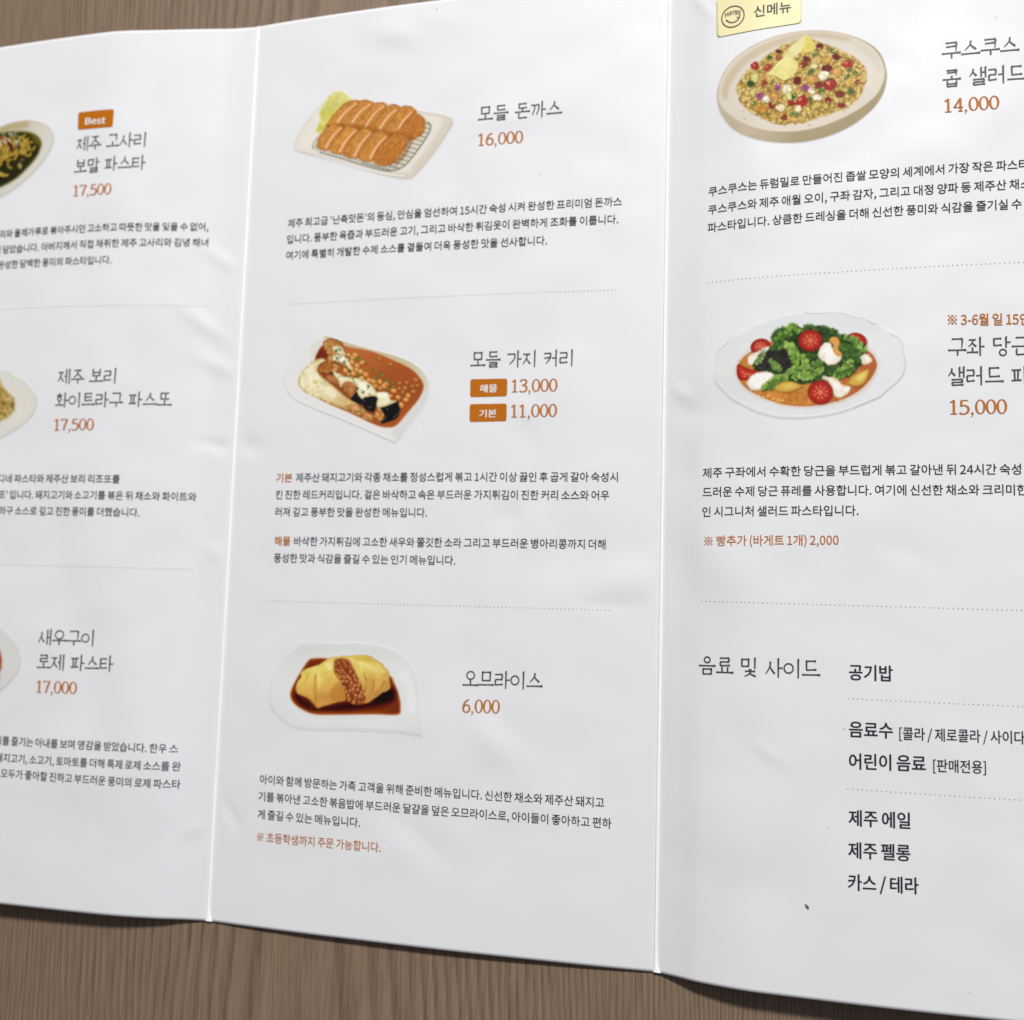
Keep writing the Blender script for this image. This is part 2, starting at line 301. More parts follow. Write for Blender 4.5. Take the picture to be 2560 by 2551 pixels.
def paint_cutlet():
    c = Canvas(1932, 1213, 6.0, (222, 226, 230)); r = np.random.default_rng(3)
    plate = [(78, 745), (120, 620), (250, 440), (380, 300), (500, 215), (800, 230), (1250, 290), (1500, 355), (1700, 385), (1830, 420), (1862, 465), (1840, 540), (1700, 770), (1560, 960), (1440, 1095), (1340, 1125), (1100, 1080), (800, 990), (500, 905), (250, 850), (100, 800)]
    c.poly(plate, (220, 217, 208), soft=14, rim=((196, 190, 176), 26), grad=((206, 200, 186), 600, 300, 1400, 1050))
    c.poly([(150, 700), (300, 500), (450, 330), (1500, 400), (1740, 450), (1640, 680), (1440, 960), (1320, 1050), (700, 930), (300, 820), (160, 770)], (224, 221, 213), soft=50, alpha=.8)
    c.line([(1858, 470), (1700, 760), (1500, 1020), (1430, 1100)], 9, (178, 172, 162), alpha=.55)
    c.line([(300, 862), (700, 958), (1100, 1058), (1330, 1090)], 10, (242, 240, 234), alpha=.9)
    c.line([(120, 806), (500, 915), (1000, 1055), (1340, 1128)], 7, (190, 182, 168), alpha=.7)
    rack = [(292, 745), (345, 650), (520, 480), (1450, 440), (1585, 478), (1628, 540), (1560, 680), (1420, 880), (1320, 985), (1200, 1035), (1000, 1000), (600, 880), (380, 825), (305, 790)]
    c.poly(rack, (205, 203, 188), soft=10, tex=(.05, 60))
    c.clip_to(rack)
    for i in range(13):
        t = i/12; x0, y0, x1, y1 = 1600-430*t, 500+520*t, 1380-520*t, 440+500*t
        c.line([(x1, y1), (x0+140, y0+46)], 9, (78, 78, 64), alpha=.8)
    for i in range(6): c.line([(1560-i*46, 470+i*10), (1420-i*56, 720+i*20), (1200-i*60, 1030)], 6, (120, 118, 98), alpha=.6)
    for i in range(24): c.line([(285+i*44, 730+i*11.5), (312+i*44, 806+i*11.5)], 6, (88, 88, 80), alpha=.55)
    c.line([(300, 760), (600, 850), (1000, 965), (1250, 1000)], 6, (110, 110, 100), alpha=.5)
    c.clip_to(None)
    c.line([(380, 828), (600, 886), (1000, 1004), (1190, 1032), (1320, 985), (1420, 880), (1560, 680), (1622, 545), (1590, 482)], 11, (70, 72, 60), alpha=.8)
    c.line([(300, 790), (296, 740), (350, 652)], 8, (110, 112, 104), alpha=.7)
    cab = [(328, 575), (375, 470), (370, 385), (430, 270), (500, 170), (570, 132), (640, 140), (720, 195), (745, 240), (640, 400), (520, 500), (460, 560), (400, 600), (345, 605)]
    c.poly(cab, (205, 205, 128), soft=18, tex=(.08, 70), rim=((214, 216, 150), 40), grad=((190, 184, 70), 560, 150, 400, 600), wob=(10, 40))
    for _ in range(170):
        x, y = r.uniform(330, 740), r.uniform(135, 600)
        if inside(cab, x, y):
            a = r.uniform(-2.0, -.4); L = r.uniform(30, 80)
            c.line([(x, y), (x+L*.5*np.cos(a)+r.uniform(-10, 10), y+L*.5*np.sin(a)), (x+L*np.cos(a), y+L*np.sin(a))], r.uniform(4, 9), [(226, 224, 160), (188, 184, 84), (214, 212, 130), (176, 170, 66), (232, 230, 178)][r.integers(5)], alpha=.6)
    B = (192, 132, 62)
    def piece(pts, seed, hl=None, hot=False):
        c.poly(pts, B if not hot else (180, 114, 50), soft=9, rim=((156, 92, 36), 22), tex=(.20, 22), seed=seed, wob=(10, 20))
        x0, y0 = np.min(pts, 0); x1, y1 = np.max(pts, 0)
        for _ in range(70 if hot else 34):
            x, y = r.uniform(x0, x1), r.uniform(y0, y1)
            if inside(pts, x, y):
                c.ell(x, y, r.uniform(7, 17), r.uniform(6, 12), [(208, 150, 76), (162, 98, 38), (218, 166, 96), (154, 90, 34)][r.integers(4)], rot=r.uniform(0, 3), alpha=.45, soft=7)
        if hl:
            (ax, ay), (bx, by) = hl
            mx, my = (ax+bx)/2-12, (ay+by)/2-14
            c.line([(ax+16, ay+4), (mx+16, my+6), (bx+14, by)], 26, (164, 102, 44), 34, alpha=.4, soft=12)
            c.line([(ax, ay), (mx, my), (bx, by)], 20, (218, 160, 102), 30, soft=8)
            c.line([(ax, ay), (mx, my), (bx, by)], 8, (236, 196, 160), 16, soft=8, alpha=.9)
    back = [[(460, 540), (500, 450), (580, 350), (680, 265), (790, 235), (835, 250), (830, 300), (740, 400), (640, 520), (560, 560)],
            [(625, 530), (700, 430), (800, 290), (850, 238), (930, 232), (995, 265), (990, 310), (890, 430), (790, 540), (690, 560)],
            [(780, 540), (860, 440), (960, 320), (1020, 270), (1100, 262), (1140, 300), (1130, 350), (1040, 460), (950, 580), (850, 580)],
            [(930, 570), (1020, 470), (1120, 340), (1180, 290), (1250, 285), (1290, 320), (1280, 370), (1190, 490), (1100, 610), (1000, 600)],
            [(1090, 590), (1180, 490), (1260, 370), (1320, 305), (1390, 302), (1440, 330), (1430, 400), (1340, 530), (1270, 640), (1150, 640)],
            [(1250, 600), (1330, 500), (1420, 400), (1450, 325), (1480, 385), (1540, 430), (1562, 490), (1550, 590), (1480, 660), (1390, 690), (1300, 660)]]
    hb = [((800, 275), (585, 480)), ((955, 285), (750, 490)), ((1105, 305), (905, 535)), ((1250, 345), (1065, 560)), ((1420, 375), (1265, 575)), None]
    for i, (p, h) in enumerate(zip(back, hb)): piece(p, i, h, hot=(i == 5))
    c.poly([(470, 520), (800, 520), (1100, 580), (1400, 640), (1390, 690), (1100, 650), (800, 600), (480, 570)], (120, 64, 18), soft=50, alpha=.55)
    front = [[(345, 720), (375, 640), (440, 560), (520, 510), (610, 520), (650, 560), (580, 680), (510, 790), (420, 805), (360, 780)],
             [(495, 770), (560, 670), (640, 560), (700, 525), (780, 540), (820, 580), (740, 700), (680, 830), (580, 850), (510, 820)],
             [(655, 820), (720, 710), (800, 610), (870, 560), (950, 570), (985, 610), (910, 730), (840, 870), (750, 895), (670, 870)],
             [(825, 860), (890, 750), (980, 630), (1050, 580), (1120, 595), (1155, 650), (1080, 770), (1000, 915), (900, 930), (840, 910)],
             [(985, 880), (1040, 770), (1130, 680), (1220, 615), (1310, 620), (1370, 660), (1360, 740), (1300, 850), (1220, 940), (1130, 980), (1040, 965), (990, 930)]]
    hf = [((625, 550), (450, 770)), ((790, 580), (610, 815)), ((955, 610), (775, 865)), ((1130, 650), (955, 885)), None]
    for i, (p, h) in enumerate(zip(front, hf)): piece(p, 20+i, h, hot=(i == 4))
    c.poly([(1230, 930), (1330, 820), (1390, 700), (1420, 700), (1350, 860), (1250, 960)], (120, 60, 20), soft=30, alpha=.5)
    return c

def paint_curry():
    c = Canvas(1932, 1461, 6.2, (214, 213, 214)); r = np.random.default_rng(8)
    plate = [(90, 690), (110, 600), (200, 440), (330, 310), (480, 200), (590, 150), (620, 138), (800, 200), (1100, 290), (1400, 370), (1600, 450), (1740, 560), (1810, 690), (1800, 860), (1700, 1060), (1560, 1240), (1480, 1340), (1430, 1392), (1390, 1390), (1100, 1260), (700, 1090), (400, 970), (230, 890), (130, 790)]
    c.poly(plate, (214, 211, 208), soft=16, rim=((203, 201, 195), 22))
    c.line([(150, 815), (240, 900), (420, 985), (720, 1105), (1100, 1265), (1390, 1392), (1440, 1386), (1485, 1330)], 9, (150, 144, 134), 9, alpha=.7)
    c.line([(170, 850), (420, 965), (740, 1085), (1110, 1245), (1400, 1370)], 8, (238, 236, 232), alpha=.8)
    c.poly([(600, 150), (800, 205), (1100, 290), (1400, 375), (1600, 455), (1740, 570), (1800, 700), (1790, 830), (1740, 740), (1680, 610), (1560, 510), (1300, 400), (1000, 310), (760, 240), (620, 200)], (186, 172, 138), soft=22, alpha=.95, grad=((204, 200, 186), 1500, 480, 1790, 850))
    c.poly([(440, 250), (560, 190), (620, 200), (520, 330), (440, 430)], (208, 202, 188), soft=40, alpha=.8)
    c.poly([(1500, 1090), (1700, 850), (1790, 760), (1790, 880), (1690, 1060), (1480, 1330), (1400, 1300)], (196, 195, 190), soft=40, alpha=.6)
    sauce = [(480, 420), (520, 320), (600, 250), (760, 245), (900, 280), (1150, 330), (1400, 430), (1600, 530), (1700, 630), (1750, 740), (1700, 880), (1560, 1060), (1440, 1200), (1340, 1228), (1200, 1200), (900, 1060), (600, 930), (420, 820), (310, 720), (330, 600)]
    c.poly(sauce, (170, 96, 48), soft=14, rim=((176, 100, 50), 24), tex=(.05, 200), grad=((152, 76, 34), 1000, 350, 1300, 700))
    c.poly([(485, 410), (520, 330), (590, 260), (640, 400), (560, 440)], (112, 40, 22), soft=20)
    rice = [(275, 690), (310, 590), (390, 500), (480, 440), (560, 410), (600, 440), (530, 510), (520, 560), (600, 660), (720, 730), (830, 830), (900, 900), (1000, 960), (1140, 1070), (1180, 1120), (1130, 1150), (1000, 1080), (800, 1000), (600, 920), (430, 850), (320, 780)]
    c.poly(rice, (214, 202, 158), soft=16, tex=(.06, 50), grad=((184, 140, 82), 620, 700, 1080, 1080), wob=(10, 40), rim=((176, 150, 84), 36))
    for _ in range(420):
        x, y = r.uniform(275, 1180), r.uniform(410, 1150)
        if inside(rice, x, y):
            f = np.clip((x-450)/700+(y-700)/1500, 0, 1)
            col = np.array((236, 229, 205))*(1-f)+np.array((208, 160, 98))*f
            if r.random() < .3: col = np.array((178, 158, 100))*(1-f)+np.array((160, 98, 46))*f
            c.ell(x, y, r.uniform(12, 24), r.uniform(8, 14), col, rot=r.uniform(0, 3), alpha=.6, soft=9)
    for p in [[(380, 640), (470, 600), (540, 640), (520, 740), (430, 730)], [(330, 560), (420, 520), (480, 560), (400, 600)], [(560, 770), (660, 760), (760, 850), (680, 880)]]:
        c.poly(p, (232, 224, 196), soft=40, alpha=.7)
    c.poly([(450, 690), (490, 670), (520, 700), (480, 720)], (186, 176, 104), soft=14, alpha=.8)
    c.poly([(510, 520), (590, 470), (760, 660), (980, 860), (1100, 960), (1180, 1040), (1200, 1130), (1000, 960), (840, 860), (650, 700), (530, 600)], (122, 56, 24), soft=30, alpha=.85)
    for _ in range(26):
        t = r.uniform(0, 1); x = 640+1000*t+r.normal(0, 30); y = 640+520*t+r.normal(0, 30)
    # chick peas
    for i, (x, y) in enumerate([(890, 380), (965, 382), (935, 415), (925, 468), (1045, 468), (988, 505), (920, 545), (985, 562), (1035, 575), (845, 566), (895, 612), (1090, 612), (1042, 655), (940, 600), (1128, 678), (1250, 698), (1195, 738), (1322, 722), (1265, 768), (1180, 690), (1300, 750),
                 (1410, 800), (1460, 878), (1575, 858), (1550, 905), (1495, 968), (1635, 812), (1540, 770), (1475, 775), (1625, 745), (1560, 705), (1480, 710), (1665, 672), (1680, 738), (1375, 490), (1515, 815), (1250, 425), (1380, 860)]):
        sm = i > 25; dim = x > 1450 and y < 830 or i in (34, 36)
        col = (186, 116, 62) if dim else (196, 136, 66)
        R_ = r.uniform(23, 31) if sm else r.uniform(34, 44)
        c.ell(x, y, R_*1.12, R_*.86, (108, 48, 18), rot=.3, soft=18, alpha=.6)
        c.ell(x-2, y-5, R_, R_*.8, col, rot=r.uniform(-.4, .6), rim=((156, 88, 34), R_*.6), lite=((226, 172, 104), .5, -.25, -.35), soft=6, alpha=.75 if dim else 1)
    for x, y, q in [(1015, 425, 26), (1105, 468, 16), (960, 430, 18), (1180, 552, 20), (1265, 605, 26), (1195, 655, 22), (1315, 675, 22), (1403, 705, 20), (1400, 750, 22), (1330, 778, 18), (995, 600, 22), (1060, 550, 14), (900, 565, 20), (845, 510, 16)]:
        c.ell(x, y, q, q*.8, (92, 104, 40), rot=r.uniform(0, 3), rim=((54, 66, 22), q*.5), soft=6, lite=((140, 158, 84), .5, -.2, -.3))
    # fried pieces
    def fried(pts, seed, col=(172, 118, 62)):
        c.poly(pts, col, soft=10, rim=((110, 58, 22), 30), tex=(.2, 40), seed=seed, wob=(12, 34))
        x0, y0 = np.min(pts, 0); x1, y1 = np.max(pts, 0)
        for _ in range(24):
            x, y = r.uniform(x0, x1), r.uniform(y0, y1)
            if inside(pts, x, y): c.ell(x, y, r.uniform(10, 26), r.uniform(7, 14), [(206, 158, 96), (128, 74, 30), (218, 178, 120), (150, 92, 44)][r.integers(4)], rot=r.uniform(0, 3), alpha=.6, soft=8)
    fried([(575, 235), (620, 190), (700, 180), (790, 215), (820, 270), (780, 340), (860, 380), (880, 440), (800, 480), (700, 470), (620, 440), (640, 350), (590, 320)], 2)
    fried([(510, 540), (590, 460), (690, 450), (800, 490), (810, 560), (740, 590), (640, 590), (560, 580)], 3, (160, 96, 42))
    fried([(600, 620), (700, 600), (800, 640), (960, 700), (975, 780), (930, 890), (860, 850), (780, 740), (660, 700)], 4, (166, 104, 58))
    fried([(1180, 1090), (1220, 1000), (1280, 1010), (1290, 1120), (1240, 1165)], 5, (184, 122, 50))
    fried([(1030, 1050), (1120, 1050), (1170, 1120), (1130, 1150), (1040, 1100)], 6, (190, 132, 82))
    fried([(860, 970), (940, 960), (1030, 990), (1010, 1050), (900, 1030)], 7, (192, 140, 90))
    # aubergine skins
    skin = (20, 22, 24)
    c.poly([(660, 585), (700, 570), (760, 620), (790, 650), (700, 610)], skin, soft=8)
    c.poly([(910, 900), (940, 850), (990, 810), (1040, 850), (1080, 900), (1030, 960), (960, 930)], skin, soft=8)
    c.poly([(1040, 930), (1090, 870), (1180, 860), (1225, 900), (1200, 1000), (1180, 1045), (1100, 1030), (1060, 990)], skin, soft=8)
    c.poly([(1250, 990), (1300, 985), (1380, 945), (1450, 910), (1470, 980), (1482, 1040), (1440, 1120), (1350, 1160), (1260, 1178), (1300, 1090)], (14, 18, 20), soft=8)
    for a in [[(1110, 985), (1130, 1000)], [(1320, 1010), (1345, 1020)], [(1400, 1110), (1450, 1075), (1475, 1030)], [(1285, 1150), (1320, 1100)], [(1060, 890), (1070, 930)], [(1140, 980), (1150, 990)]]:
        c.line(a, 9, (92, 98, 104), alpha=.8)
    c.line([(1260, 985), (1330, 965), (1400, 935), (1440, 915)], 12, (206, 190, 140), alpha=.9)
    # cream
    def cream(pts, seed):
        c.poly(pts, (222, 212, 178), soft=10, rim=((188, 166, 112), 24), tex=(.05, 60), seed=seed, wob=(8, 30))
    cream([(680, 290), (740, 262), (810, 290), (830, 340), (870, 370), (800, 372), (720, 340)], 1)
    cream([(690, 400), (740, 370), (820, 378), (880, 430), (910, 500), (930, 560), (890, 540), (840, 490), (760, 460), (700, 440)], 2)
    cream([(690, 572), (740, 580), (830, 620), (930, 640), (1050, 660), (1150, 730), (1200, 800), (1230, 850), (1130, 860), (1070, 870), (1040, 895), (990, 830), (970, 740), (900, 690), (830, 700), (790, 760), (770, 690), (720, 620)], 3)
    cream([(1190, 820), (1290, 808), (1350, 830), (1370, 900), (1430, 915), (1330, 960), (1240, 990), (1210, 960), (1220, 890)], 4)
    for p in [[(1220, 830), (1320, 820), (1330, 870), (1250, 880)], [(1010, 700), (1090, 740), (1110, 800), (1030, 790)], [(740, 390), (820, 400), (840, 440), (760, 430)]]:
        c.poly(p, (240, 234, 212), soft=26, alpha=.8)
    for _ in range(46):
        k = r.integers(4); cx, cy, sx, sy = [(750, 320, 50, 26), (790, 420, 60, 34), (1060, 740, 90, 70), (900, 650, 80, 24)][k]
        c.ell(cx+r.normal(0, sx), cy+r.normal(0, sy), r.uniform(7, 15), r.uniform(5, 9), (66, 82, 44), rot=r.uniform(0, 3), alpha=.8)
    for x, y in [(830, 462), (900, 570), (990, 770), (1056, 815), (1115, 745), (735, 320), (745, 412)]: c.ell(x, y, 18, 13, (40, 66, 34), rot=r.uniform(0, 3), soft=8)
    return c

def paint_omelette():
    c = Canvas(1932, 1258, 6.2, (208, 207, 209)); r = np.random.default_rng(5)
    plate = [(105, 740), (130, 560), (250, 350), (400, 210), (510, 120), (800, 130), (1200, 130), (1420, 170), (1600, 260), (1730, 420), (1790, 620), (1800, 900), (1825, 1160), (1760, 1160), (1500, 1120), (1000, 1100), (500, 1090), (300, 1020), (170, 900), (120, 810)]
    c.poly(plate, (206, 205, 203), soft=26, rim=((198, 197, 193), 40))
    c.poly([(400, 240), (520, 135), (900, 140), (1400, 180), (1600, 280), (1480, 320), (1000, 220), (600, 250)], (199, 199, 194), soft=70, alpha=.8)
    c.poly([(300, 700), (500, 1000), (1000, 1050), (1700, 1080), (1700, 640), (1560, 400), (1640, 900), (1000, 990), (500, 940)], (211, 210, 211), soft=40, alpha=.6)
    c.poly([(1560, 480), (1660, 440), (1730, 560), (1770, 860), (1700, 900), (1650, 640)], (214, 213, 214), soft=40, alpha=.7)
    c.line([(125, 830), (180, 925), (300, 1030), (500, 1095), (1000, 1108), (1500, 1130), (1760, 1165), (1825, 1162)], 8, (160, 158, 156), 10, alpha=.6)
    sauce = [(355, 720), (380, 620), (470, 460), (560, 330), (620, 300), (800, 303), (1100, 380), (1450, 480), (1530, 580), (1585, 740), (1598, 870), (1560, 935), (1300, 930), (900, 935), (640, 930), (500, 880), (400, 810)]
    c.poly(sauce, (104, 40, 14), soft=18, rim=((166, 92, 34), 36), tex=(.08, 160))
    c.poly([(420, 700), (560, 790), (660, 860), (1000, 800), (1300, 770), (1480, 640), (1540, 700), (1480, 800), (1200, 860), (800, 890), (560, 860), (440, 780)], (40, 8, 4), soft=70, alpha=.95)
    c.poly([(1300, 730), (1480, 650), (1500, 760), (1350, 800)], (22, 6, 4), soft=50, alpha=.9)
    c.poly([(600, 895), (900, 900), (1300, 895), (1500, 880), (1300, 915), (900, 920), (660, 918)], (150, 74, 26), soft=30, alpha=.5)
    eg = (210, 186, 94)
    right = [(870, 330), (890, 285), (1000, 270), (1110, 265), (1240, 268), (1320, 310), (1390, 365), (1450, 430), (1470, 470), (1475, 540), (1480, 640), (1400, 690), (1290, 765), (1200, 800), (1160, 640), (1110, 500), (1000, 330)]
    c.poly(right, eg, soft=8, tex=(.1, 90), grad=((184, 130, 66), 1180, 420, 1280, 740), wob=(10, 50), rim=((170, 126, 58), 18))
    c.poly([(1050, 320), (1150, 330), (1300, 360), (1440, 450), (1300, 460), (1180, 420)], (212, 190, 112), soft=50, alpha=.8)
    c.poly([(1080, 300), (1240, 280), (1340, 350), (1220, 340)], (184, 158, 62), soft=40, alpha=.7)
    for a in [[(1150, 340), (1170, 400), (1180, 430)], [(1180, 350), (1250, 400), (1330, 440)], [(1210, 480), (1230, 500)]]: c.line(a, 20, (228, 216, 152), 5, alpha=.7, soft=14)
    for a in [[(1300, 560), (1290, 660), (1240, 740)], [(1420, 560), (1380, 640), (1300, 720)], [(1470, 540), (1420, 620)], [(1200, 480), (1220, 560), (1210, 660)]]: c.line(a, 22, (142, 88, 34), 6, alpha=.55, soft=16)
    for a in [[(1350, 560), (1330, 640)], [(1460, 560), (1400, 650)], [(1230, 580), (1235, 660)]]: c.line(a, 14, (206, 154, 82), 5, alpha=.7, soft=10)
    left = [(420, 640), (440, 570), (480, 510), (480, 450), (560, 410), (680, 370), (800, 300), (900, 285), (870, 340), (860, 420), (880, 480), (940, 560), (970, 620), (995, 760), (900, 790), (760, 830), (680, 860), (640, 830), (590, 770), (500, 720), (440, 690)]
    c.poly(left, eg, soft=8, tex=(.1, 90), grad=((188, 132, 62), 640, 480, 700, 800), wob=(8, 50), seed=7, rim=((174, 128, 58), 18))
    c.poly([(560, 430), (700, 390), (820, 330), (830, 400), (700, 480), (690, 600), (640, 480)], (216, 198, 112), soft=50, alpha=.85)
    c.line([(670, 470), (690, 560), (690, 640)], 20, (222, 206, 130), 8, alpha=.8, soft=16)
    c.poly([(770, 360), (820, 360), (830, 430), (790, 420)], (226, 214, 150), soft=30, alpha=.8)
    c.line([(650, 490), (640, 600), (650, 720)], 26, (148, 94, 34), 10, alpha=.6, soft=20)
    c.line([(560, 490), (520, 600)], 30, (182, 140, 60), 10, alpha=.6, soft=24)
    c.poly([(860, 600), (940, 580), (990, 750), (900, 780), (800, 740)], (172, 108, 46), soft=40, alpha=.6)
    c.line([(690, 820), (760, 780), (830, 745)], 12, (208, 158, 86), 5, alpha=.8)
    c.line([(650, 730), (650, 830)], 14, (138, 78, 26), 5, alpha=.6, soft=10)
    c.line([(860, 610), (930, 580)], 10, (206, 160, 80), 4, alpha=.6)
    c.poly([(470, 690), (560, 730), (640, 820), (600, 760), (500, 700)], (150, 88, 30), soft=20, alpha=.6)
    cut = [(862, 370), (880, 320), (930, 300), (990, 305), (1040, 350), (1100, 470), (1150, 560), (1190, 650), (1215, 740), (1190, 800), (1130, 825), (1060, 810), (1000, 770), (980, 680), (940, 580), (890, 490), (865, 430)]
    c.poly(cut, (122, 54, 30), soft=12, tex=(.1, 40))
    c.line([(1000, 300), (1050, 350), (1120, 490), (1180, 620), (1220, 740), (1200, 800)], 12, (196, 140, 70), alpha=.9)
    pts = []
    for _ in range(1200):
        x, y = r.uniform(860, 1215), r.uniform(300, 825)
        if inside(cut, x, y) and all((x-a)**2+(y-b)**2 > 38**2 for a, b in pts): pts.append((x, y))
    for x, y in pts:
        f = np.clip((y-300)/260, 0, 1); col = np.array((150, 80, 58))*(1-f)+np.array((200, 142, 78))*f
        if r.random() < .22: col = (136, 62, 38)
        c.ell(x, y, r.uniform(22, 29), r.uniform(14, 18), col, rot=r.uniform(.4, 2.0), soft=10, rim=((150, 84, 42), 9), lite=((222, 172, 108), .4, -.3, -.3), alpha=.8)
    return c

def paint_couscous():
    c = Canvas(1932, 1315, 6.0, (222, 223, 229)); r = np.random.default_rng(11)
    rot = -.065
    c.poly([(98, 720), (130, 600), (200, 470), (330, 340), (560, 210), (840, 120), (1100, 90), (1300, 98), (1500, 140), (1680, 220), (1790, 330), (1838, 480), (1838, 600), (1800, 740), (1700, 890), (1500, 1060), (1250, 1180), (1000, 1240), (760, 1250), (500, 1210), (280, 1110), (150, 960), (105, 840)], (186, 173, 152), soft=10, tex=(.03, 60), grad=((160, 146, 116), 500, 1000, 900, 1240))
    c.poly([(110, 760), (130, 620), (210, 470), (340, 345), (560, 220), (840, 128), (1100, 98), (1300, 105), (1490, 145), (1660, 225), (1770, 335), (1822, 480), (1810, 600), (1740, 740), (1600, 870), (1400, 990), (1150, 1090), (880, 1135), (600, 1120), (360, 1040), (200, 930), (130, 840)], (212, 203, 190), soft=8, rim=((196, 184, 166), 14))
    inner = [(150, 740), (180, 610), (260, 480), (400, 350), (620, 230), (880, 145), (1120, 115), (1320, 130), (1500, 175), (1660, 260), (1760, 370), (1790, 490), (1750, 640), (1600, 810), (1380, 950), (1130, 1055), (880, 1105), (620, 1085), (400, 1010), (240, 900), (170, 820)]
    c.poly(inner, (212, 203, 192), soft=14)
    c.poly([(150, 740), (180, 610), (260, 480), (400, 350), (620, 230), (880, 145), (1120, 115), (1320, 130), (1500, 175), (1420, 200), (1150, 165), (900, 200), (650, 300), (430, 430), (300, 560), (230, 680), (200, 800)], (194, 180, 156), soft=40, alpha=.9)
    c.poly([(1500, 175), (1660, 260), (1760, 370), (1790, 490), (1740, 480), (1640, 330), (1480, 220)], (206, 196, 182), soft=30, alpha=.8)
    c.poly([(300, 640), (420, 470), (640, 330), (900, 240), (1200, 220), (1450, 260), (1640, 360), (1720, 480), (1690, 620), (1560, 780), (1340, 920), (1080, 1020), (860, 1060), (600, 1040), (400, 940), (300, 800)], (214, 206, 200), soft=60, alpha=.9)
    pile = [(330, 760), (310, 680), (350, 590), (430, 510), (520, 440), (620, 370), (720, 300), (850, 230), (1010, 190), (1150, 215), (1280, 255), (1430, 320), (1560, 400), (1620, 480), (1640, 560), (1610, 680), (1560, 780), (1440, 870), (1260, 950), (1080, 1020), (920, 1050), (720, 1050), (560, 990), (430, 910), (360, 840)]
    c.poly(pile, (170, 142, 72), soft=26, alpha=.55, wob=(20, 40))
    c.poly(pile, (158, 124, 54), soft=14, tex=(.4, 30), wob=(26, 34), rim=((178, 150, 88), 30))
    n = 0
    while n < 1700:
        x, y = r.uniform(300, 1650), r.uniform(190, 1075)
        if inside(pile, x, y) or (r.random() < .02 and inside(inner, x, y) and 330 < x < 1620 and y > 420):
            n += 1
            k = r.random(); q = r.uniform(9, 16)*(1+.25*fbm(np.array([x]), np.array([y]), 90, 3)[0])
            if fbm(np.array([x]), np.array([y]), 60, 8)[0] < -.32 and r.random() < .6: continue
            col = (216, 190, 116) if k < .42 else (200, 166, 78) if k < .72 else (236, 222, 172) if k < .88 else (136, 98, 34)
            if x < 560 and y > 520 and k < .75: col = (206, 192, 128)
            if y > 850 and k < .8: col = (206, 178, 84) if k < .5 else (188, 156, 62)
            c.ell(x, y, q*r.uniform(.8, 1.5), q*r.uniform(.7, 1.1), np.array(col)*r.uniform(.88, 1.08), rot=r.uniform(0, 3), rim=((172, 140, 66), q*.4), lite=((240, 226, 172), .45, -.25, -.3), soft=6, alpha=.85)
            if r.random() < .12: c.ell(x+r.normal(0, 14), y+q, q*1.3, q*.6, (128, 94, 34), rot=r.uniform(0, 3), soft=8, alpha=.6)
    # lemon slices
    c.poly([(850, 330), (870, 270), (940, 210), (1030, 140), (1060, 200), (1000, 290), (920, 360)], (220, 212, 158), soft=10, tex=(.04, 30))
    c.poly([(1030, 140), (1080, 180), (1115, 240), (1120, 290), (1060, 320), (1000, 320), (970, 320), (1010, 240)], (214, 196, 100), soft=10, tex=(.08, 30), rim=((222, 206, 120), 16))
    c.poly([(800, 350), (870, 320), (940, 330), (900, 390), (830, 400)], (214, 206, 140), soft=16, tex=(.08, 24))
    c.poly([(640, 540), (700, 480), (760, 410), (830, 370), (900, 390), (950, 440), (930, 520), (870, 580), (800, 605), (720, 570)], (220, 210, 136), soft=12, tex=(.08, 36), rim=((224, 216, 150), 20))
    c.line([(700, 495), (770, 420), (840, 380)], 12, (234, 230, 184), alpha=.8)
    def chunk(x, y, w, h, col, rot=0, n=6, seed=0, hi=None):
        a = np.linspace(0, 2*np.pi, n, endpoint=False)+r.uniform(0, .6)
        p = [(x+w*np.cos(t)*np.cos(rot)*r.uniform(.7, 1.2)-h*np.sin(t)*np.sin(rot), y+w*np.cos(t)*np.sin(rot)+h*np.sin(t)*np.cos(rot)*r.uniform(.7, 1.2)) for t in a]
        c.poly([(px+6, py+10) for px, py in p], (120, 92, 40), soft=18, alpha=.45)
        col = np.array(col, float)
        c.poly(p, col, soft=7, smooth=n < 6, rim=(col*.78, min(w, h)*.35), tex=(.28, 22), seed=seed, wob=(12, 22))
        if hi: c.ell(x-w*.25, y-h*.3, w*.28, h*.2, hi, rot=rot, soft=8, alpha=.7)
    RED, DK, GR, PU, WH, CH, CU = (158, 30, 24), (98, 22, 18), (44, 84, 28), (150, 70, 122), (230, 222, 196), (194, 142, 68), (210, 206, 130)
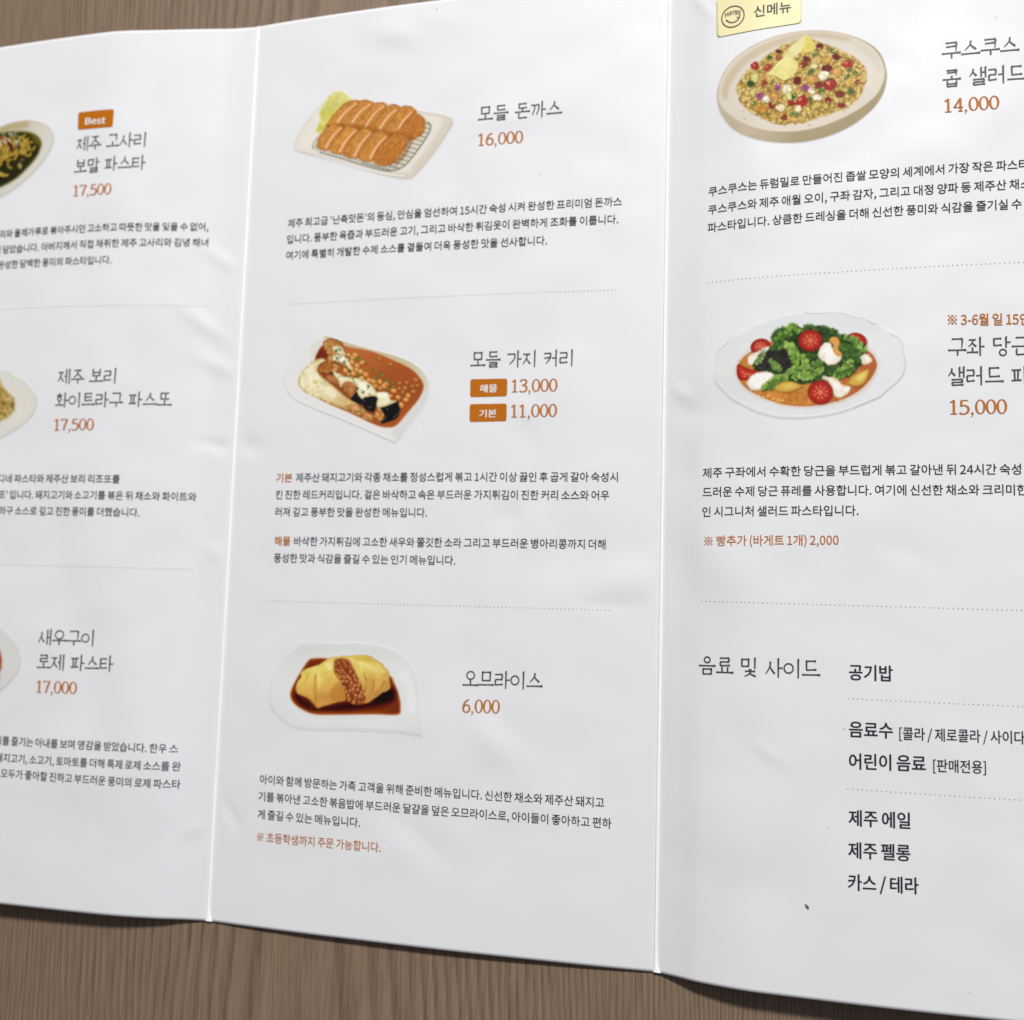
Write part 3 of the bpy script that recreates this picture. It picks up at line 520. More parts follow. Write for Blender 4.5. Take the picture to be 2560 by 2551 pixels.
    for i, (x, y, w, h, k) in enumerate([(505, 470, 50, 44, RED), (640, 480, 56, 34, (160, 52, 28)), (750, 312, 40, 22, DK), (745, 378, 36, 26, (138, 38, 22)), (655, 375, 30, 22, GR), (845, 250, 16, 12, (90, 90, 60)),
              (1170, 255, 46, 34, DK), (1295, 300, 20, 26, GR), (1340, 360, 50, 32, DK), (1130, 340, 30, 20, (92, 116, 50)), (1040, 390, 48, 34, DK), (1010, 445, 40, 34, (128, 34, 28)), (1450, 435, 58, 40, (172, 44, 30)), (1240, 485, 64, 36, DK),
              (1230, 400, 58, 36, (204, 160, 72)), (1110, 470, 50, 40, (216, 212, 150)), (1080, 520, 46, 26, (70, 100, 40)), (1210, 560, 60, 46, WH), (1350, 520, 54, 50, CH), (1100, 600, 60, 54, CH), (945, 610, 44, 42, DK), (1270, 650, 70, 66, (156, 32, 28)), (1160, 655, 48, 36, (124, 36, 24)), (1290, 595, 24, 20, GR),
              (1470, 620, 70, 40, (200, 164, 78)), (1555, 612, 32, 26, (122, 40, 26)), (1530, 520, 32, 22, (90, 116, 46)), (1470, 495, 22, 16, (80, 104, 44)), (1440, 560, 36, 20, (92, 112, 44)), (1480, 710, 42, 32, (72, 104, 42)), (1370, 745, 56, 36, (110, 44, 22)),
              (580, 570, 46, 40, CH), (500, 590, 60, 50, CU), (455, 645, 44, 40, (40, 74, 32)), (600, 640, 30, 32, (140, 48, 24)), (690, 630, 24, 18, (110, 120, 60)), (740, 680, 40, 36, PU), (830, 700, 60, 52, WH), (1030, 690, 44, 38, PU), (1090, 715, 46, 36, (224, 212, 186)), (1185, 715, 34, 30, (74, 108, 44)),
              (555, 770, 46, 36, PU), (620, 805, 40, 36, (232, 224, 214)), (710, 780, 54, 50, CH), (860, 765, 50, 46, (206, 204, 128)), (910, 765, 22, 40, (40, 78, 36)), (990, 820, 76, 56, (164, 30, 28)), (880, 840, 44, 30, (140, 32, 24)), (1150, 780, 62, 44, WH), (1075, 800, 26, 22, (60, 98, 36)), (1260, 810, 42, 38, (124, 34, 24)),
              (1390, 855, 46, 30, (126, 36, 26)), (580, 905, 50, 52, (196, 130, 50)), (680, 870, 44, 42, (134, 36, 20)), (770, 890, 56, 40, (226, 216, 178)), (950, 900, 46, 36, (226, 210, 176)), (1130, 870, 66, 40, (200, 176, 92)), (800, 990, 38, 34, (130, 38, 20)), (890, 950, 30, 24, (84, 120, 48)), (500, 850, 26, 20, (110, 124, 54)), (620, 965, 24, 18, (110, 124, 54)), (940, 960, 22, 18, (90, 110, 50)), (925, 380, 12, 16, (110, 110, 50)), (545, 525, 22, 16, (110, 126, 60))]):
        hi = (236, 196, 150) if k in (CH, RED) or k[0] > 150 and k[1] < 60 else (246, 242, 226) if k == WH else None
        chunk(x, y, w, h, k, rot=r.uniform(-.7, .5), n=5 if k == CH else int(r.integers(6, 9)), seed=i, hi=hi)
    for _ in range(130):
        x, y = r.uniform(320, 1630), r.uniform(230, 1060)
        if inside(pile, x, y) and not (640 < x < 940 and 380 < y < 600) and not (870 < x < 1120 and 140 < y < 330):
            q = r.uniform(8, 12)
            c.ell(x, y, q, q*.85, (226, 204, 136), rim=((168, 134, 60), q*.6), lite=((244, 232, 184), .45, -.25, -.3), soft=5)
    return c

def paint_salad():
    c = Canvas(1932, 1130, 5.4, (217, 218, 222)); r = np.random.default_rng(21)
    plate = [(95, 670), (115, 600), (118, 480), (160, 410), (240, 340), (300, 300), (400, 265), (480, 210), (600, 170), (700, 140), (800, 110), (940, 95), (1060, 103), (1180, 92), (1290, 100), (1390, 130), (1490, 150), (1600, 195), (1700, 250), (1780, 310), (1815, 370), (1820, 450), (1838, 540), (1825, 640), (1770, 720), (1690, 790), (1620, 860), (1500, 910), (1380, 960), (1220, 1010), (1050, 1040), (880, 1052), (700, 1045), (540, 1010), (400, 950), (270, 880), (180, 800), (110, 740)]
    c.poly(plate, (214, 215, 216), soft=12, tex=(.012, 50), grad=((214, 215, 217), 300, 300, 900, 900))
    c.poly([(600, 170), (940, 100), (1300, 110), (1600, 200), (1500, 260), (1100, 180), (700, 230), (480, 330), (300, 470), (200, 560), (160, 460), (300, 310)], (209, 212, 214), soft=60, alpha=.8)
    c.line([(940, 95), (1060, 103), (1180, 92), (1290, 100), (1390, 130), (1490, 150), (1545, 185), (1610, 198)], 7, (140, 142, 142), 6, alpha=.85)
    c.line([(1715, 290), (1780, 320), (1815, 380), (1820, 450), (1840, 540), (1826, 640), (1770, 720), (1690, 790), (1620, 855), (1500, 912), (1380, 962)], 6, (150, 152, 150), 14, alpha=.75)
    c.line([(1380, 962), (1220, 1012), (1050, 1042), (880, 1054), (700, 1047), (540, 1012), (400, 952), (270, 882), (180, 802), (95, 690)], 12, (178, 178, 172), 8, alpha=.8)
    c.line([(270, 310), (200, 390), (130, 450), (118, 500)], 6, (156, 160, 160), alpha=.7)
    c.line([(110, 700), (190, 780), (280, 860), (420, 925), (560, 985), (720, 1020), (900, 1030), (1080, 1018), (1240, 985), (1400, 935), (1500, 885)], 12, (224, 224, 224), alpha=.8)
    c.poly([(300, 640), (330, 540), (420, 450), (700, 330), (1300, 330), (1530, 420), (1600, 540), (1580, 660), (1480, 800), (1300, 900), (1100, 950), (900, 960), (700, 930), (500, 860), (360, 770)], (196, 176, 158), soft=40, alpha=.6)
    soup = [(312, 640), (345, 550), (430, 465), (700, 350), (1300, 360), (1510, 440), (1580, 530), (1582, 600), (1530, 700), (1420, 810), (1260, 890), (1060, 935), (880, 945), (690, 915), (500, 840), (370, 750)]
    c.poly(soup, (188, 120, 52), soft=10, tex=(.14, 50), rim=((166, 84, 36), 22), grad=((172, 90, 48), 900, 700, 1450, 600))
    for _ in range(260):
        x, y = r.uniform(330, 1580), r.uniform(460, 940)
        if inside(soup, x, y): c.ell(x, y, r.uniform(12, 30), r.uniform(8, 18), [(206, 148, 66), (158, 90, 34), (214, 160, 80)][r.integers(3)], rot=r.uniform(0, 3), soft=12, alpha=.45)
    for x, y in [(480, 835), (520, 850), (560, 860), (650, 880), (700, 890), (740, 895), (610, 850)]: c.ell(x, y, 11, 7, (240, 204, 140), soft=6, alpha=.8)
    def tom(x, y, rx, ry, rot=0, cutf=True):
        c.ell(x+5, y+8, rx, ry, (90, 30, 14), rot=rot, soft=24, alpha=.5)
        c.ell(x, y, rx, ry, (164, 36, 26), rot=rot, rim=((128, 18, 14), 26), soft=7, tex=(.05, 40))
        if cutf:
            c.ell(x, y, rx*.78, ry*.76, (176, 48, 34), rot=rot, soft=12, rim=((150, 32, 22), 20))
            for k in range(9):
                a = k*2*np.pi/9+.2
                c.line([(x+rx*.2*np.cos(a), y+ry*.2*np.sin(a)), (x+rx*.58*np.cos(a), y+ry*.58*np.sin(a))], 12, (146, 32, 22), 26, alpha=.45, soft=12)
                b = a+.35
                c.ell(x+rx*.46*np.cos(b), y+ry*.46*np.sin(b), 11, 6, (216, 138, 100), rot=b, soft=8)
            c.ell(x, y, rx*.22, ry*.22, (214, 120, 84), soft=18)
            for k in range(5):
                a = k*1.26+.4; c.line([(x, y), (x+rx*.7*np.cos(a), y+ry*.7*np.sin(a))], 9, (204, 104, 74), 5, alpha=.7)
        else:
            c.ell(x-rx*.3, y-ry*.35, rx*.45, ry*.22, (222, 132, 104), rot=rot-.3, soft=22, alpha=.8)
    tom(535, 405, 92, 70, -.25); tom(1410, 350, 92, 74, .3, False)
    c.poly([(315, 640), (325, 565), (400, 600), (520, 640), (470, 690), (400, 712), (335, 700)], (160, 36, 28), soft=7, rim=((134, 22, 16), 18))
    c.poly([(335, 590), (400, 620), (480, 650), (420, 690), (350, 660)], (186, 62, 46), soft=14, alpha=.7)
    for x, y in [(370, 640), (400, 655), (385, 675), (430, 660)]: c.ell(x, y, 11, 7, (222, 130, 100), soft=5)
    def cheese(pts, seed, col=(228, 224, 216)):
        c.poly([(x+4, y+10) for x, y in pts], (130, 80, 40), soft=26, alpha=.5)
        c.poly(pts, col, soft=8, rim=((196, 182, 160), 26), tex=(.06, 34), seed=seed, wob=(9, 34))
        x0, y0 = np.min(pts, 0); x1, y1 = np.max(pts, 0)
        for _ in range(16):
            x, y = r.uniform(x0, x1), r.uniform(y0, y1)
            if inside(pts, x, y): c.ell(x, y, r.uniform(10, 24), r.uniform(8, 16), [(244, 242, 238), (200, 192, 178)][r.integers(2)], soft=14, rot=r.uniform(0, 3), alpha=.6)
    cheese([(415, 540), (425, 490), (500, 450), (600, 405), (640, 430), (560, 480), (500, 530), (460, 575), (420, 570)], 1)
    # lettuce: ruffled leaves
    base = [(470, 600), (560, 480), (640, 380), (680, 280), (760, 250), (850, 215), (960, 240), (1040, 215), (1180, 240), (1290, 300), (1440, 350), (1500, 430), (1450, 570), (1330, 680), (1150, 700), (980, 740), (800, 730), (680, 660)]
    c.poly(base, (34, 58, 22), soft=20, wob=(24, 50), tex=(.4, 60), seed=4)
    def frill(pts, w, col, hi, side=1, seed=0, lobes=7):
        S = spline(pts, False, 16); n = len(S); t = np.linspace(0, 1, n)
        T = np.gradient(S, axis=0); T /= np.linalg.norm(T, axis=1)[:, None]; Nn = np.stack([-T[:, 1], T[:, 0]], 1)*side
        env = np.sin(np.pi*np.clip(t*.92+.06, 0, 1))**.5; g = np.random.default_rng(seed)
        ph = t*lobes*2*np.pi + .8*np.sin(t*9+seed); fr = .62+.38*np.abs(np.sin(ph/2))**.7 + .10*g.normal(size=n)
        A = S - Nn*(w*.45*env)[:, None]; Bq = S + Nn*(w*env*fr)[:, None]; P = np.vstack([A, Bq[::-1]]); col = np.array(col, float); hi = np.array(hi, float)
        c.poly(P+np.array([4, 10]), (14, 26, 10), soft=18, smooth=False, alpha=.7)
        c.poly(P, col, soft=6, smooth=False, tex=(.55, 36), seed=seed, wob=(16, 26), rim=(col*.55+hi*.45, 9))
        for k in range(2, n-2):
            f = np.sin(ph[k]/2)**2
            if f > .35: c.line([S[k]+Nn[k]*w*g.uniform(.3, .6)*env[k], Bq[k]*.97+S[k]*.03], 10, hi*(.8+.25*g.random()), 15, alpha=.32, soft=10)
            elif f < .10 and g.random() < .6: c.line([S[k]+Nn[k]*w*g.uniform(.3, .55)*env[k], Bq[k]], 5, col*.45, 10, alpha=.5, soft=9)
        c.line(S[2:-2:4], 8, hi, 3, alpha=.4, soft=9)
        pass
    G1, G2, G3, G4 = (62, 98, 34), (86, 124, 44), (40, 72, 28), (112, 146, 62); H1, H2, H3 = (146, 176, 84), (180, 202, 112), (98, 134, 58)
    for i, (pts, w, g, h, sd) in enumerate([
            ([(1020, 270), (1100, 250), (1190, 290), (1270, 330)], 44, G3, H3, -1), ([(1100, 320), (1180, 310), (1260, 350)], 46, (34, 66, 24), (70, 108, 44), 1), ([(940, 280), (960, 240), (1020, 215)], 34, G3, H3, -1),
            ([(650, 350), (720, 290), (800, 250)], 60, G3, H3, -1), ([(690, 400), (740, 320), (830, 300)], 60, G1, H1, -1), ([(780, 300), (830, 220), (900, 290)], 40, G2, H2, -1), ([(640, 440), (690, 380), (770, 360)], 60, G3, H1, 1),
            ([(1290, 320), (1380, 350), (1460, 400)], 44, G2, H2, -1), ([(1250, 380), (1320, 400), (1400, 380)], 50, G1, H3, 1), ([(1340, 500), (1420, 450), (1500, 440)], 54, G2, H2, -1), ([(1280, 470), (1360, 430), (1440, 430)], 44, G3, H3, 1),
            ([(950, 470), (1010, 500), (1080, 480)], 56, G3, H3, 1), ([(960, 540), (1040, 520), (1120, 560)], 50, (30, 60, 22), H3, 1), ([(1300, 560), (1360, 520), (1440, 540)], 52, G3, H3, -1),
            ([(760, 370), (830, 400), (870, 470), (900, 540)], 62, G4, H2, 1), ([(830, 450), (860, 540), (900, 620)], 58, G2, H2, 1), ([(900, 470), (930, 550), (940, 640), (950, 720)], 56, G4, H2, -1),
            ([(1000, 680), (1050, 610), (1120, 590)], 56, G2, H2, 1), ([(1000, 620), (1050, 570), (1110, 560)], 40, G1, H1, -1), ([(1150, 640), (1200, 600), (1240, 560)], 50, G3, H3, 1),
            ([(1200, 690), (1270, 620), (1330, 560), (1350, 520)], 64, G4, H2, 1), ([(1210, 640), (1290, 640), (1390, 590)], 46, G1, H1, 1), ([(900, 690), (970, 660), (1030, 690)], 48, G2, H2, 1), ([(1030, 690), (1100, 670), (1160, 690)], 36, G3, H3, 1),
            ([(770, 690), (810, 630), (870, 610)], 56, G4, H2, -1), ([(830, 700), (870, 650), (900, 640)], 50, G2, H2, 1), ([(640, 680), (720, 700), (800, 690)], 40, G3, H3, -1), ([(650, 770), (720, 720), (790, 690)], 48, G2, H2, -1), ([(690, 560), (720, 500), (760, 470)], 40, G3, H3, 1)]):
        frill(pts, w, g, h, sd, seed=i+1, lobes=int(r.integers(4, 7)))
    c.poly([(490, 590), (560, 520), (620, 450), (700, 430), (780, 470), (820, 540), (820, 600), (770, 640), (710, 620), (640, 590), (570, 630), (510, 620)], (36, 34, 32), soft=14, wob=(26, 34), tex=(.5, 30))
    for _ in range(60):
        x, y = r.uniform(500, 840), r.uniform(440, 640); c.ell(x, y, r.uniform(6, 16), r.uniform(4, 8), [(62, 50, 56), (14, 14, 14), (66, 78, 46)][r.integers(3)], rot=r.uniform(0, 3), alpha=.5, soft=8)
    frill([(610, 530), (670, 590), (730, 625)], 44, (86, 112, 54), H1, -1, seed=41, lobes=5)
    frill([(480, 560), (520, 510), (570, 460)], 40, (98, 120, 70), H2, 1, seed=42, lobes=4)
    tom(995, 350, 110, 98)
    cheese([(1070, 440), (1110, 380), (1170, 370), (1200, 420), (1260, 440), (1280, 500), (1230, 560), (1160, 572), (1110, 540), (1070, 500)], 2)
    c.poly([(1165, 350), (1190, 315), (1240, 320), (1260, 370), (1245, 420), (1280, 480), (1240, 490), (1200, 440), (1200, 390)], (208, 150, 76), soft=10, rim=((184, 116, 44), 16))
    c.poly([(1120, 430), (1170, 390), (1190, 450), (1200, 520), (1140, 500)], (242, 240, 236), soft=20, alpha=.7)
    cheese([(1455, 500), (1480, 470), (1520, 490), (1545, 530), (1510, 560), (1460, 560)], 3, (222, 214, 192))
    cheese([(418, 740), (430, 690), (500, 645), (600, 632), (660, 660), (650, 700), (590, 740), (540, 790), (490, 806), (430, 790)], 4, (232, 230, 224))
    frill([(545, 795), (610, 765), (680, 715), (740, 670)], 46, G2, H2, -1, seed=43, lobes=7)
    frill([(600, 780), (680, 750), (730, 720)], 34, G1, H1, 1, seed=44, lobes=5)
    def shell(pts, seed):
        c.poly([(x+3, y+9) for x, y in pts], (120, 66, 24), soft=24, alpha=.6)
        c.poly(pts, (196, 162, 70), soft=8, rim=((164, 120, 40), 26), tex=(.05, 60), seed=seed)
    shell([(660, 780), (730, 730), (810, 718), (880, 740), (920, 760), (860, 800), (780, 822), (700, 810)], 1)
    c.poly([(740, 760), (810, 738), (860, 760), (790, 790)], (212, 182, 92), soft=30, alpha=.8)
    shell([(1335, 740), (1360, 680), (1430, 635), (1515, 605), (1515, 660), (1470, 740), (1400, 765)], 2)
    c.poly([(1400, 690), (1470, 640), (1490, 650), (1450, 710)], (222, 200, 116), soft=30, alpha=.8)
    cheese([(1100, 690), (1140, 675), (1210, 690), (1260, 730), (1310, 760), (1360, 775), (1330, 830), (1260, 866), (1210, 850), (1190, 790), (1150, 720)], 5, (226, 220, 206))
    tom(1085, 820, 112, 108)
    return c

def paint_green():
    # view: 2084 x 1925 units, 802 of them beyond the left frame
    c = Canvas(2085, 1925, 14.0, (226, 226, 229)); r = np.random.default_rng(31); o = 802
    plate = [(o-760, 900), (o-500, 600), (o-200, 390), (o, 310), (o+250, 220), (o+480, 180), (o+680, 175), (o+880, 225), (o+1020, 320), (o+1090, 440), (o+1095, 580), (o+1030, 780), (o+880, 1010), (o+640, 1280), (o+360, 1520), (o+20, 1730), (o-300, 1850), (o-600, 1780), (o-760, 1400)]
    c.poly(plate, (196, 187, 168), soft=24, rim=((190, 186, 172), 40), grad=((212, 208, 200), o+100, 300, o+900, 900))
    c.poly([(o-500, 600), (o, 330), (o+300, 225), (o+600, 190), (o+560, 330), (o+200, 400), (o-200, 520)], (176, 162, 120), soft=90, alpha=.85)
    c.line([(o+1095, 470), (o+1085, 620), (o+1000, 830), (o+800, 1110), (o+560, 1360), (o+260, 1590), (o, 1735), (o-300, 1855)], 22, (166, 160, 140), 26, alpha=.7, soft=18)
    soup = [(o-600, 1000), (o-300, 560), (o, 430), (o+380, 400), (o+600, 415), (o+760, 480), (o+850, 600), (o+850, 720), (o+760, 930), (o+560, 1160), (o+340, 1360), (o, 1540), (o-300, 1600)]
    c.poly(soup, (40, 40, 18), soft=40, rim=((92, 92, 30), 70), tex=(.25, 120))
    c.poly([(o+600, 420), (o+740, 490), (o+830, 600), (o+840, 690), (o+760, 660), (o+680, 540)], (104, 100, 20), soft=50, alpha=.85)
    def strand(pts, w=40, k=0):
        c.line([(x, y+10) for x, y in pts], w*1.2, (60, 46, 10), soft=16, alpha=.7)
        c.line(pts, w, [(170, 136, 44), (154, 118, 38), (184, 150, 60)][k % 3], soft=10); c.line([(x-5, y-5) for x, y in pts], w*.35, (206, 178, 92), soft=10, alpha=.8)
    for i in range(40):
        x = o-640+i*30+r.uniform(-20, 20); top = 560-.12*(x-o)*.4+r.uniform(-40, 60)
        h = 620-(i/40)*330
        if x > o+650: continue
        strand([(x, top), (x+r.uniform(30, 80), top+h*.3), (x+r.uniform(0, 90), top+h*.65), (x-r.uniform(10, 60), top+h)], r.uniform(30, 42), i)
    for i, (x, y, q) in enumerate([(o+480, 620, 80), (o+560, 560, 70), (o+500, 760, 76), (o+620, 620, 60), (o+660, 700, 66), (o+560, 700, 70), (o+590, 830, 56), (o+250, 1050, 70), (o+60, 1150, 80)]):
        a = np.linspace(r.uniform(0, 2), r.uniform(4, 6), 7); strand([(x+q*np.cos(t), y+q*1.25*np.sin(t)) for t in a], 34, i)
    strand([(o-200, 1180), (o, 1260), (o+90, 1290), (o+175, 1275)], 40, 2)
    c.poly([(o+330, 540), (o+390, 560), (o+430, 680), (o+420, 800), (o+360, 700)], (52, 54, 26), soft=24)
    c.poly([(o+130, 580), (o+220, 600), (o+290, 700), (o+280, 860), (o+230, 760)], (84, 36, 22), soft=24)
    c.poly([(o-60, 540), (o+60, 520), (o+120, 560), (o, 590)], (140, 60, 50), soft=24)
    for _ in range(60):
        x, y = r.uniform(o-300, o+420), r.uniform(430, 680); c.ell(x, y, r.uniform(18, 50), r.uniform(8, 18), [(226, 216, 186), (232, 226, 206), (150, 152, 96), (206, 188, 150)][r.integers(4)], rot=r.uniform(-.6, .9), soft=16, alpha=.7)
    c.ell(o+425, 1095, 40, 58, (160, 140, 76), rot=-.2, soft=14); c.ell(o+470, 975, 44, 22, (110, 96, 76), soft=16); c.ell(o+640, 560, 30, 22, (60, 44, 30), soft=16)
    return c

def paint_barley():
    c = Canvas(1750, 1925, 16.0, (221, 220, 221)); r = np.random.default_rng(41); o = 700
    plate = [(o-680, 900), (o-500, 420), (o-200, 240), (o, 215), (o+200, 245), (o+340, 340), (o+500, 420), (o+640, 560), (o+740, 680), (o+805, 820), (o+815, 1000), (o+760, 1160), (o+640, 1320), (o+440, 1490), (o+200, 1630), (o, 1730), (o-300, 1790), (o-600, 1500)]
    c.poly(plate, (211, 209, 199), soft=24, rim=((200, 200, 188), 40))
    c.line([(o+790, 760), (o+812, 930), (o+790, 1090), (o+660, 1300), (o+440, 1490), (o+200, 1630), (o, 1730), (o-300, 1790)], 30, (174, 172, 152), 34, alpha=.7, soft=30)
    c.poly([(o+100, 640), (o+500, 620), (o+690, 820), (o+640, 1130), (o+420, 1350), (o+100, 1480), (o+350, 1200), (o+400, 900)], (216, 210, 198), soft=90, alpha=.8)
    food = [(o-560, 900), (o-400, 500), (o-100, 400), (o+10, 430), (o+60, 560), (o+160, 690), (o+280, 800), (o+340, 960), (o+310, 1130), (o+180, 1280), (o-100, 1380), (o-400, 1320)]
    c.poly(food, (164, 138, 78), soft=50, tex=(.2, 90), rim=((178, 160, 116), 60))
    for _ in range(260):
        x, y = r.uniform(o-500, o+340), r.uniform(430, 1370)
        if inside(food, x, y): c.ell(x, y, r.uniform(26, 64), r.uniform(20, 40), [(196, 166, 84), (120, 90, 44), (180, 146, 72), (142, 108, 58), (206, 182, 118), (106, 72, 24)][r.integers(6)], rot=r.uniform(0, 3), soft=24, alpha=.7)
    return c

def paint_shrimp():
    c = Canvas(1487, 1925, 20.0, (211, 210, 211)); r = np.random.default_rng(51); o = 787
    plate = [(o-750, 900), (o-500, 350), (o-200, 230), (o, 240), (o+160, 370), (o+300, 520), (o+430, 700), (o+470, 900), (o+460, 1080), (o+380, 1280), (o+240, 1450), (o+80, 1600), (o-80, 1700), (o-400, 1760), (o-650, 1500)]
    c.poly(plate, (202, 199, 194), soft=30, rim=((196, 194, 188), 30))
    c.line([(o+468, 930), (o+455, 1090), (o+370, 1290), (o+230, 1450), (o+80, 1595), (o-80, 1695), (o-400, 1760)], 14, (140, 136, 128), 30, alpha=.7, soft=20)
    soup = [(o-600, 1000), (o-450, 600), (o-200, 560), (o-20, 700), (o+50, 900), (o+55, 1060), (o, 1240), (o-200, 1400), (o-500, 1350)]
    c.poly(soup, (138, 52, 34), soft=40, rim=((176, 120, 90), 30), tex=(.15, 120))
    for _ in range(60):
        x, y = r.uniform(o-500, o-30), r.uniform(640, 1340)
        c.ell(x, y, r.uniform(40, 110), r.uniform(20, 40), [(206, 130, 84), (160, 66, 36), (222, 168, 120)][r.integers(3)], rot=r.uniform(0, 3), soft=24, alpha=.7)
    return c
def soften(c, k=.55):
    p = np.pad(c.C, ((1, 1), (1, 1), (0, 0)), 'edge')
    b = (p[:-2, 1:-1]+p[2:, 1:-1]+p[1:-1, :-2]+p[1:-1, 2:])/4
    c.C = c.C*(1-k)+b*k
    return c
PAINTERS = dict(cutlet=paint_cutlet, curry=paint_curry, omelette=paint_omelette, couscous=paint_couscous, salad=paint_salad, green=paint_green, barley=paint_barley, shrimp=paint_shrimp)

# ---------- materials ----------
def nodes(name):
    m = bpy.data.materials.new(name); m.use_nodes = True
    nt = m.node_tree; return m, nt, nt.nodes['Principled BSDF']
def plain(name, col, rough=.5, spec=.35):
    m, nt, b = nodes(name)
    b.inputs['Base Color'].default_value = (*col, 1); b.inputs['Roughness'].default_value = rough
    b.inputs['Specular IOR Level'].default_value = spec
    return m
PAPER = (0.80, 0.80, 0.815)
def paper_like(name, attr=False, col=PAPER, rough=.46, spec=.28):
    m, nt, b = nodes(name)
    N, L = nt.nodes, nt.links
    b.inputs['Roughness'].default_value = rough; b.inputs['Specular IOR Level'].default_value = spec
    tc = N.new('ShaderNodeTexCoord')
    if attr:
        a = N.new('ShaderNodeAttribute'); a.attribute_name = 'print'; L.new(a.outputs['Color'], b.inputs['Base Color'])
    else:   # faint uneven stock
        n = N.new('ShaderNodeTexNoise'); n.inputs['Scale'].default_value = 60; n.inputs['Detail'].default_value = 3
        L.new(tc.outputs['Object'], n.inputs['Vector'])
        r = N.new('ShaderNodeMixRGB'); r.inputs[1].default_value = (col[0]*.997, col[1]*.997, col[2]*.996, 1); r.inputs[2].default_value = (min(1, col[0]*1.003), min(1, col[1]*1.003), min(1, col[2]*1.004), 1)
        L.new(n.outputs['Fac'], r.inputs[0]); L.new(r.outputs[0], b.inputs['Base Color'])
    nr = N.new('ShaderNodeTexNoise'); nr.inputs['Scale'].default_value = 38; nr.inputs['Detail'].default_value = 5; nr.inputs['Roughness'].default_value = .65
    L.new(tc.outputs['Object'], nr.inputs['Vector'])      # handling wear in the gloss
    mr = N.new('ShaderNodeMapRange'); mr.inputs['From Min'].default_value = .3; mr.inputs['From Max'].default_value = .7; mr.inputs['To Min'].default_value = rough-.09; mr.inputs['To Max'].default_value = rough+.12
    L.new(nr.outputs['Fac'], mr.inputs['Value']); L.new(mr.outputs['Result'], b.inputs['Roughness'])
    n1 = N.new('ShaderNodeTexNoise'); n1.inputs['Scale'].default_value = 70; n1.inputs['Detail'].default_value = 3
    n2 = N.new('ShaderNodeTexNoise'); n2.inputs['Scale'].default_value = 900; n2.inputs['Detail'].default_value = 2
    L.new(tc.outputs['Object'], n1.inputs['Vector']); L.new(tc.outputs['Object'], n2.inputs['Vector'])
    b1 = N.new('ShaderNodeBump'); b1.inputs['Strength'].default_value = .05; b1.inputs['Distance'].default_value = .0007
    b2 = N.new('ShaderNodeBump'); b2.inputs['Strength'].default_value = .08; b2.inputs['Distance'].default_value = .00006
    L.new(n1.outputs['Fac'], b1.inputs['Height']); L.new(n2.outputs['Fac'], b2.inputs['Height'])
    L.new(b1.outputs['Normal'], b2.inputs['Normal']); L.new(b2.outputs['Normal'], b.inputs['Normal'])
    return m
M_PAPER = paper_like('coated_paper'); M_PRINT = paper_like('printed_paper', attr=True, rough=.52, spec=.14)
def crease_material():
    m, nt, b = nodes('bare_paper_fibre'); N, L = nt.nodes, nt.links
    b.inputs['Roughness'].default_value = .8; b.inputs['Specular IOR Level'].default_value = .1
    tc = N.new('ShaderNodeTexCoord'); n = N.new('ShaderNodeTexNoise'); n.inputs['Scale'].default_value = 420; n.inputs['Detail'].default_value = 4
    L.new(tc.outputs['Object'], n.inputs['Vector'])
    r = N.new('ShaderNodeValToRGB'); e = r.color_ramp.elements; e[0].position = .25; e[0].color = (.90, .90, .90, 1); e[1].position = .42; e[1].color = (.97, .97, .97, 1)
    L.new(n.outputs['Fac'], r.inputs['Fac']); L.new(r.outputs['Color'], b.inputs['Base Color'])
    return m
M_CREASE = crease_material()
M_INK = plain('slate_ink', (.020, .027, .033), .55, .2); M_TITLE = plain('grey_ink', (.060, .069, .078), .5)
M_ORANGE = plain('orange_ink', (.49, .165, .026), .55, .18); M_BADGE = plain('badge_ink', (.49, .140, .003), .55, .15)
M_WHITE = plain('unprinted_white', (.86, .84, .80), .5); M_DOT = plain('light_grey_ink', (.41, .41, .42), .5)
M_BLACK = plain('black_ink', (.02, .022, .022), .5)

# ---------- mesh helpers (all menu geometry is laid out in sheet millimetres) ----------
BASE = Vector((49.5, -105.0, 0.0)) * MM
def link(name, verts, faces, mats, parent=None, smooth=False, fmat=None):
    me = bpy.data.meshes.new(name); me.from_pydata([tuple(v) for v in verts], [], [tuple(f) for f in faces])
    for m in (mats if isinstance(mats, (list, tuple)) else [mats]): me.materials.append(m)
    if fmat is not None: me.polygons.foreach_set('material_index', fmat)
    if smooth: me.polygons.foreach_set('use_smooth', [True]*len(me.polygons))
    me.update()
    o = bpy.data.objects.new(name, me); COL.objects.link(o)
    if parent: o.parent = parent
    return o
def sheet(u, v, lift=0.0, base=True):
    """sheet millimetres -> scene metres, 'lift' mm above the paper"""
    u = np.asarray(u, float); v = np.asarray(v, float)
    z = paper_z(u, v) + lift
    P = np.stack([u, -v, z], -1) * MM
    return P - np.array(BASE) if base else P
def grid_faces(nu, nv, off=0):
    i = np.arange(nu-1)[None, :] + np.arange(nv-1)[:, None]*nu
    return (np.stack([i+nu, i+nu+1, i+1, i], -1).reshape(-1, 4) + off).tolist()

